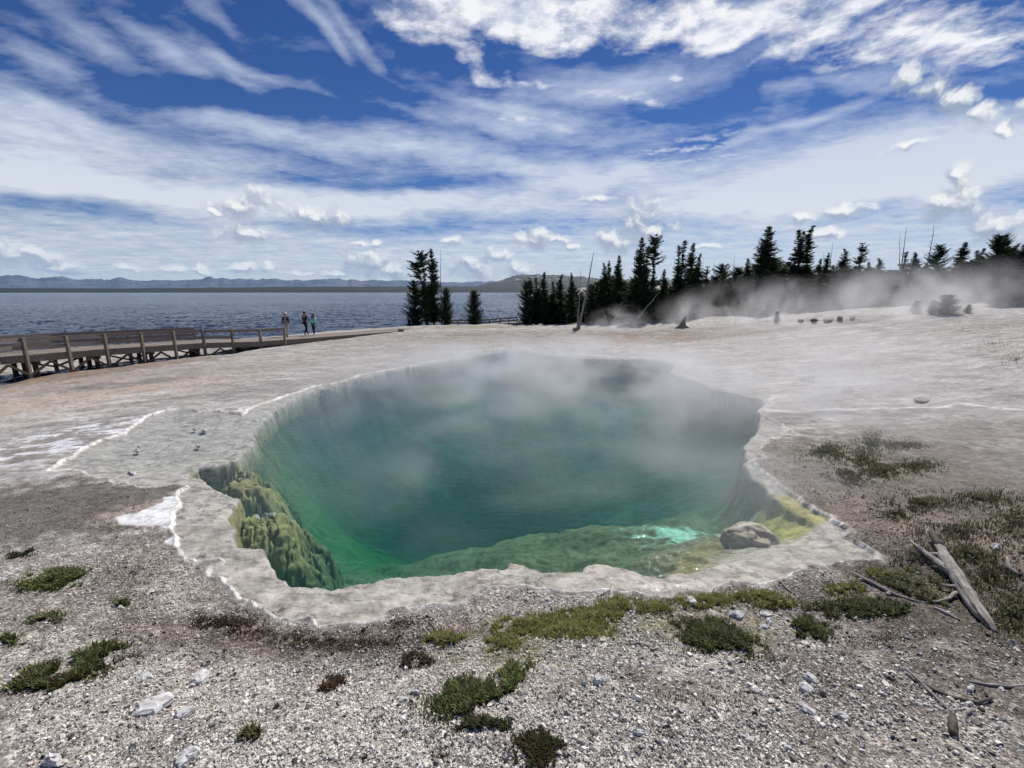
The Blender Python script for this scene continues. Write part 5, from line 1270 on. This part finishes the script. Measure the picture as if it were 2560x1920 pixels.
# ------------------------------------------------------------------ low plants
def blades(cx, cy, n, ex, ey, hmin, hmax, cols, rot=0.0, lean=.5, wid=.0035, leafy=0.0, fine=0, seed=0, patchy=.0, spread=.42):
    """many narrow leaves rooted on the ground in an irregular patch"""
    r = np.random.default_rng(seed + int(cx * 100) + int(cy * 1000))
    a = r.uniform(0, 6.283, n); q = np.where(r.random(n) > spread, np.sqrt(r.random(n)) * r.uniform(.7, 1.1, n), np.abs(r.normal(0, .8, n))); u = np.cos(a) * q; v_ = np.sin(a) * q
    X = cx + u * ex[0] + v_ * ey[0]; Y = cy + u * ex[1] + v_ * ey[1]
    if patchy:
        k = (fbm(X * 5, Y * 5, 4, 200, .6) > .32 + patchy * .5 * q) & (fbm(X * 17, Y * 17, 3, 205, .6) > .40); X, Y, q = X[k], Y[k], q[k]
    H, s, i_, n1, n2 = height(X, Y, True); k = s > .03; X, Y, Z, q = X[k], Y[k], H[k], q[k]; n = len(X)
    h_ = r.uniform(hmin, hmax, n) * (1.1 - .45 * q); an = r.uniform(0, 6.283, n); ln = h_ * r.uniform(.1, lean, n)
    dx = np.cos(an) * ln; dy = np.sin(an) * ln; w_ = wid * r.uniform(.6, 1.5, n); sx = -np.sin(an) * w_; sy = np.cos(an) * w_
    z0 = np.zeros(n)
    A = np.stack([X - sx, Y - sy, Z - .005], 1); B = np.stack([X + sx, Y + sy, Z - .005], 1)
    M1 = np.stack([X + dx * .45 - sx * (1 + leafy), Y + dy * .45 - sy * (1 + leafy), Z + h_ * .62], 1); M2 = np.stack([X + dx * .45 + sx * (1 + leafy), Y + dy * .45 + sy * (1 + leafy), Z + h_ * .62], 1)
    T = np.stack([X + dx * 1.3, Y + dy * 1.3, Z + h_], 1)
    V = np.stack([A, B, M1, M2, T], 1).reshape(-1, 3); b = (np.arange(n) * 5)[:, None]
    F4 = np.concatenate([b, b + 1, b + 3, b + 2], 1); F3 = np.concatenate([b + 2, b + 3, b + 4], 1)
    cols = np.array(cols); cc = cols[r.integers(0, len(cols), n)] * r.uniform(.7, 1.3, (n, 1))
    return V, F4, F3, np.repeat(cc, 5, 0)
GREEN = [(.11, .15, .035), (.16, .20, .05), (.07, .10, .025), (.22, .24, .09), (.19, .15, .07)]
DARKG = [(.04, .06, .018), (.07, .095, .028), (.09, .065, .035), (.045, .05, .022)]
YELL = [(.42, .42, .14), (.34, .36, .11), (.48, .44, .18), (.25, .29, .08), (.40, .32, .14)]
BROWN = [(.07, .045, .03), (.10, .065, .04), (.05, .035, .025), (.14, .10, .06)]
REDB = [(.12, .045, .025), (.08, .04, .02), (.06, .07, .025)]
GREY = [(.22, .22, .13), (.15, .16, .085), (.28, .25, .16), (.11, .12, .06)]
def plant(px, py, wpx, hpx, rot, n, hmin, hmax, cols, label, name='low_plant', cat='plant', leafy=.9, wid=.0024, lean=.9, patchy=.35, kind=None, group=None, stems=False):
    x, y, z = gat(px, py); ex, ey = foot(px, py, wpx * .6, hpx * .62, rot, z)
    V, F4, F3, cc = blades(x, y, int(n * 2.4), ex, ey, hmin * .7, hmax * .9, cols, 0, lean, wid, leafy, patchy=patchy)
    if kind == 'stuff':
        o = mesh_np(name, V, [F4, F3], M['plant'], False, {'tint': cc}); return tag(o, label, cat, kind='stuff')
    V = V - np.array([[x, y, z]]); o = mesh_np(name, V, [F4, F3], M['plant'], False, {'tint': cc}); o.location = (x, y, z); return tag(o, label, cat, group)
plant(132, 1452, 150, 46, 8, 2600, .03, .10, GREEN, 'bright green plant patch highest on the left bank')
plant(180, 1668, 270, 84, 27, 6500, .025, .09, GREEN + DARKG, 'largest dark green plant mat on the left bank, lying aslant')
plant(150, 1705, 170, 30, 20, 1500, .02, .06, REDB, 'reddish dead stems under the largest green mat on the left', name='dead_plant')
plant(116, 1548, 100, 30, 10, 500, .02, .06, GREEN + GREY, 'thin straggling green patch between the two mats on the left bank')
plant(306, 1508, 32, 18, 0, 260, .02, .07, GREEN, 'tiny green sprig right of the highest left patch')
plant(24, 1600, 34, 24, 0, 260, .02, .06, GREEN, 'tiny green sprig at the left edge')
plant(55, 1385, 60, 24, 10, 500, .02, .06, DARKG, 'dark twiggy scrap at the far left above the bright patch')
plant(1115, 1602, 92, 40, 0, 1500, .03, .09, YELL + GREEN, 'yellow-green grass tuft with a dark stick, left of the grassy band', name='grass_tuft', leafy=.2, wid=.0025)
plant(1190, 1738, 190, 110, 15, 5200, .02, .075, GREEN + DARKG, 'broad green plant at the lower centre, widest part')
plant(1292, 1690, 74, 90, 0, 2300, .03, .09, GREEN, 'upright bright green plant right above the broad centre one')
plant(1210, 1815, 110, 50, 0, 1300, .02, .06, DARKG, 'scattered dark green leaves below the broad centre plant')
plant(1352, 1868, 110, 110, -20, 2800, .02, .06, DARKG + REDB, 'dark brownish-green plant at the bottom edge, centre')
plant(1790, 1598, 170, 78, -18, 5200, .03, .09, GREEN + DARKG, 'dark green cushion plant standing alone right of centre')
plant(1745, 1560, 120, 40, 0, 1500, .02, .05, GREY + GREEN, 'greyish leafy fringe above left of the cushion plant')
plant(2020, 1572, 110, 66, -10, 2600, .02, .075, GREEN + DARKG, 'left one of the green plants running towards the fallen log')
plant(2160, 1522, 250, 48, 0, 4600, .02, .075, GREEN + DARKG, 'long green strip of plants below the long grey stick')
plant(2290, 1468, 170, 74, -20, 3000, .03, .09, GREEN + GREY, 'soft green plants left of the middle of the fallen log')
plant(1940, 1508, 90, 26, 0, 1300, .02, .07, GREEN + YELL, 'small green clump at the right end of the grassy band')
plant(1022, 1652, 110, 40, -8, 900, .02, .07, BROWN, 'dead brown tuft left of the yellow-green tuft', name='dead_plant')
plant(628, 1842, 44, 26, 0, 420, .02, .09, REDB + GREEN, 'small reddish sprig alone near the bottom edge, left')
plant(828, 1712, 90, 50, 15, 700, .02, .05, BROWN + REDB, 'dark brown scrap of plant left of centre')
plant(560, 1560, 160, 40, -5, 900, .01, .04, BROWN, 'sparse brown stems near the pool rim at left', name='dead_plant')
plant(1110, 1888, 50, 30, 0, 100, .01, .03, BROWN, 'few brown stems near the bottom edge', name='dead_plant')
# grass bands nobody could count
def band(name, label, segs, cols, hmin, hmax, wid=.0025, cat='grass', leafy=.1, lean=.7, spread=.3):
    A = [[], [], [], []]; off_ = 0
    for (px, py, wpx, hpx, rot, n) in segs:
        x, y, z = gat(px, py); ex, ey = foot(px, py, wpx / 2, hpx / 2, rot, z)
        V, F4, F3, cc = blades(x, y, int(n * 1.5), ex, ey, hmin, hmax, cols, 0, lean, wid, leafy, patchy=.15, spread=spread)
        A[0].append(V); A[1].append(F4 + off_); A[2].append(F3 + off_); A[3].append(cc); off_ += len(V)
    o = mesh_np(name, np.concatenate(A[0]), [np.concatenate(A[1]), np.concatenate(A[2])], M['plant'], False, {'tint': np.concatenate(A[3])}); tag(o, label, cat, kind='stuff')
band('grass', 'yellow-green mossy grass in a band along the near pool rim', [(1330, 1560, 210, 70, 5, 6500), (1470, 1545, 220, 66, 5, 6500), (1420, 1580, 260, 60, 0, 4500), (1255, 1610, 110, 60, 0, 1800), (1540, 1520, 150, 60, 5, 4200), (1640, 1520, 150, 36, 5, 2800), (1760, 1505, 170, 44, 5, 4200), (1890, 1492, 150, 30, 0, 2800), (2110, 1475, 120, 40, 0, 1800), (2180, 1440, 120, 40, 0, 1500)], YELL + [(.12, .17, .05)], .012, .055)
band('undergrowth', 'grey-green sparse scrub on the brown earth right of the pool', [(2070, 1130, 130, 50, 0, 3600), (2180, 1110, 90, 60, 0, 1800), (2110, 1185, 110, 40, 0, 1600), (2200, 1180, 110, 50, 0, 2200), (2290, 1165, 130, 40, 0, 2200), (2260, 1115, 120, 24, 0, 1400), (2150, 1150, 90, 50, 0, 1200), (2130, 1200, 50, 40, 0, 700),
     (2300, 1260, 240, 50, 0, 2310), (2450, 1250, 220, 50, 0, 1650), (2250, 1285, 120, 40, 0, 880), (2390, 1330, 260, 60, 0, 1980), (2300, 1395, 160, 60, 0, 1210), (2530, 1310, 140, 120, 0, 1760), (2480, 1440, 180, 110, 0, 1980), (2540, 1540, 140, 120, 0, 1760), (2420, 1390, 160, 60, 0, 1210), (2540, 900, 160, 40, 0, 770), (2480, 860, 160, 16, 0, 495)], GREY + GREY + YELL[:2] + DARKG + BROWN, .01, .075, .003, 'undergrowth', .6, spread=.9)
band('dead_grass', 'short brown dead stems on the bank below the white pool rim', [(760, 1600, 420, 60, -6, 2250), (960, 1610, 300, 70, 5, 1300), (1000, 1560, 260, 40, 10, 750), (620, 1530, 160, 60, -30, 450), (330, 1430, 260, 80, 0, 750), (1700, 1750, 500, 120, 0, 450), (2200, 1600, 400, 60, 0, 600)], BROWN, .008, .035, .002, 'dead grass', .0)

# ------------------------------------------------------------------ steam
def dome(name, poly, h_, m, label, z0=.03, rings=6):
    P = np.array(poly); c = P.mean(0); n = len(P); V = []
    for k in range(rings):
        f = k / (rings - 1); s_ = math.cos(f * 1.35) if k < rings - 1 else .12; zz = z0 + h_ * math.sin(f * 1.57)
        V.append(np.c_[c + (P - c) * s_, np.full(n, zz)])
    V = np.concatenate(V); idx = np.arange(rings * n).reshape(rings, n); nx = np.roll(idx, -1, 1)
    F = np.stack([idx[:-1].ravel(), nx[:-1].ravel(), nx[1:].ravel(), idx[1:].ravel()], 1)
    V = np.vstack([V, [[c[0], c[1], z0]], [[c[0], c[1], z0 + h_]]]); a, b = len(V) - 2, len(V) - 1
    F3 = np.concatenate([np.stack([np.full(n, a), nx[0], idx[0]], 1), np.stack([np.full(n, b), idx[-1], nx[-1]], 1)])
    o = mesh_np(name, V, [F, F3], m); tag(o, label, 'steam', kind='stuff'); return o
def ell(cx, cy, rx, ry, n=36): return [(cx + rx * math.cos(2 * math.pi * k / n), cy + ry * math.sin(2 * math.pi * k / n)) for k in range(n)]
pc = at(1260, 1060, 0)
M['steam1'] = steam_mat('steam_pool', .46, .42, .38, .74, fall=[((1.5, 17.5, .1), (11.5, 8.5, 1.5), 1.5), ((5.5, 12.5, .1), (10, 6.5, 1.3), 1.35), ((-1.0, 12.0, .1), (7, 5, 1.1), 1.1), ((1.2, 7.0, .0), (7.5, 3.8, .9), 1.0), ((2, 23, .1), (10, 5, 1.2), .7)])
dome('steam', ell(2.0, 14.2, 12.0, 12.6), 1.75, M['steam1'], 'thin patchy steam drifting over the hot pool')
M['steam2'] = steam_mat('steam_slope', .26, .30, .43, .66, fall=[((19.5, 33.5, 1.8), (9, 6, 2.9), 1.2), ((27, 30, 2.4), (10, 7, 3.2), 1.2), ((34, 27, 3.0), (10, 7, 3.0), .8), ((15, 37, 1), (5, 5, 2.4), .7)], seed=3., stretch=(1.3, 1, .8))
o = dome('steam', ell(25.5, 31.5, 19, 10), 6.2, M['steam2'], 'grey steam plume hiding the foot of the forest at right', z0=-.3)
M['steam3'] = steam_mat('steam_grove', .30, .8, .40, .62, fall=[((8.9, 37.0, .2), (3.4, 3.4, 2.4), 1.0)], seed=8.)
dome('steam', ell(8.9, 37.0, 3.4, 3.4), 2.6, M['steam3'], 'small puff of steam in front of the middle grove', z0=-.2)
M['steam4'] = steam_mat('steam_right', .13, .35, .36, .72, fall=[((10.5, 12, .8), (5.5, 6, 1.9), 1.2), ((13, 18, 1), (7, 7, 2.2), .9), ((8.5, 7.0, .5), (3.6, 2.8, 1.3), 1.3)], seed=5.)
dome('steam', ell(12.3, 13.5, 7.5, 9.5), 2.3, M['steam4'], 'faint veil of steam blown over the bank right of the pool', z0=-.1)
# far air
def build_haze():
    me = bpy.data.meshes.new('haze'); o = bpy.data.objects.new('haze', me); C.objects.link(o)
    bm = bmesh.new(); bmesh.ops.create_cube(bm, size=1)
    for v in bm.verts: v.co = Vector((v.co.x * 64000, v.co.y * 64000, -18 if v.co.z < 0 else 1300))
    bm.to_mesh(me); bm.free()
    def f(g, out):
        v = g.new('ShaderNodeVolumePrincipled'); g.put(v.inputs['Color'], (.38, .62, 1.0)); v.inputs['Density'].default_value = 1.4e-5; v.inputs['Anisotropy'].default_value = 0.0
        g.l.new(v.outputs[0], out.inputs[1])
    me.materials.append(mat('haze', f)); tag(o, kind='stuff')
build_haze()
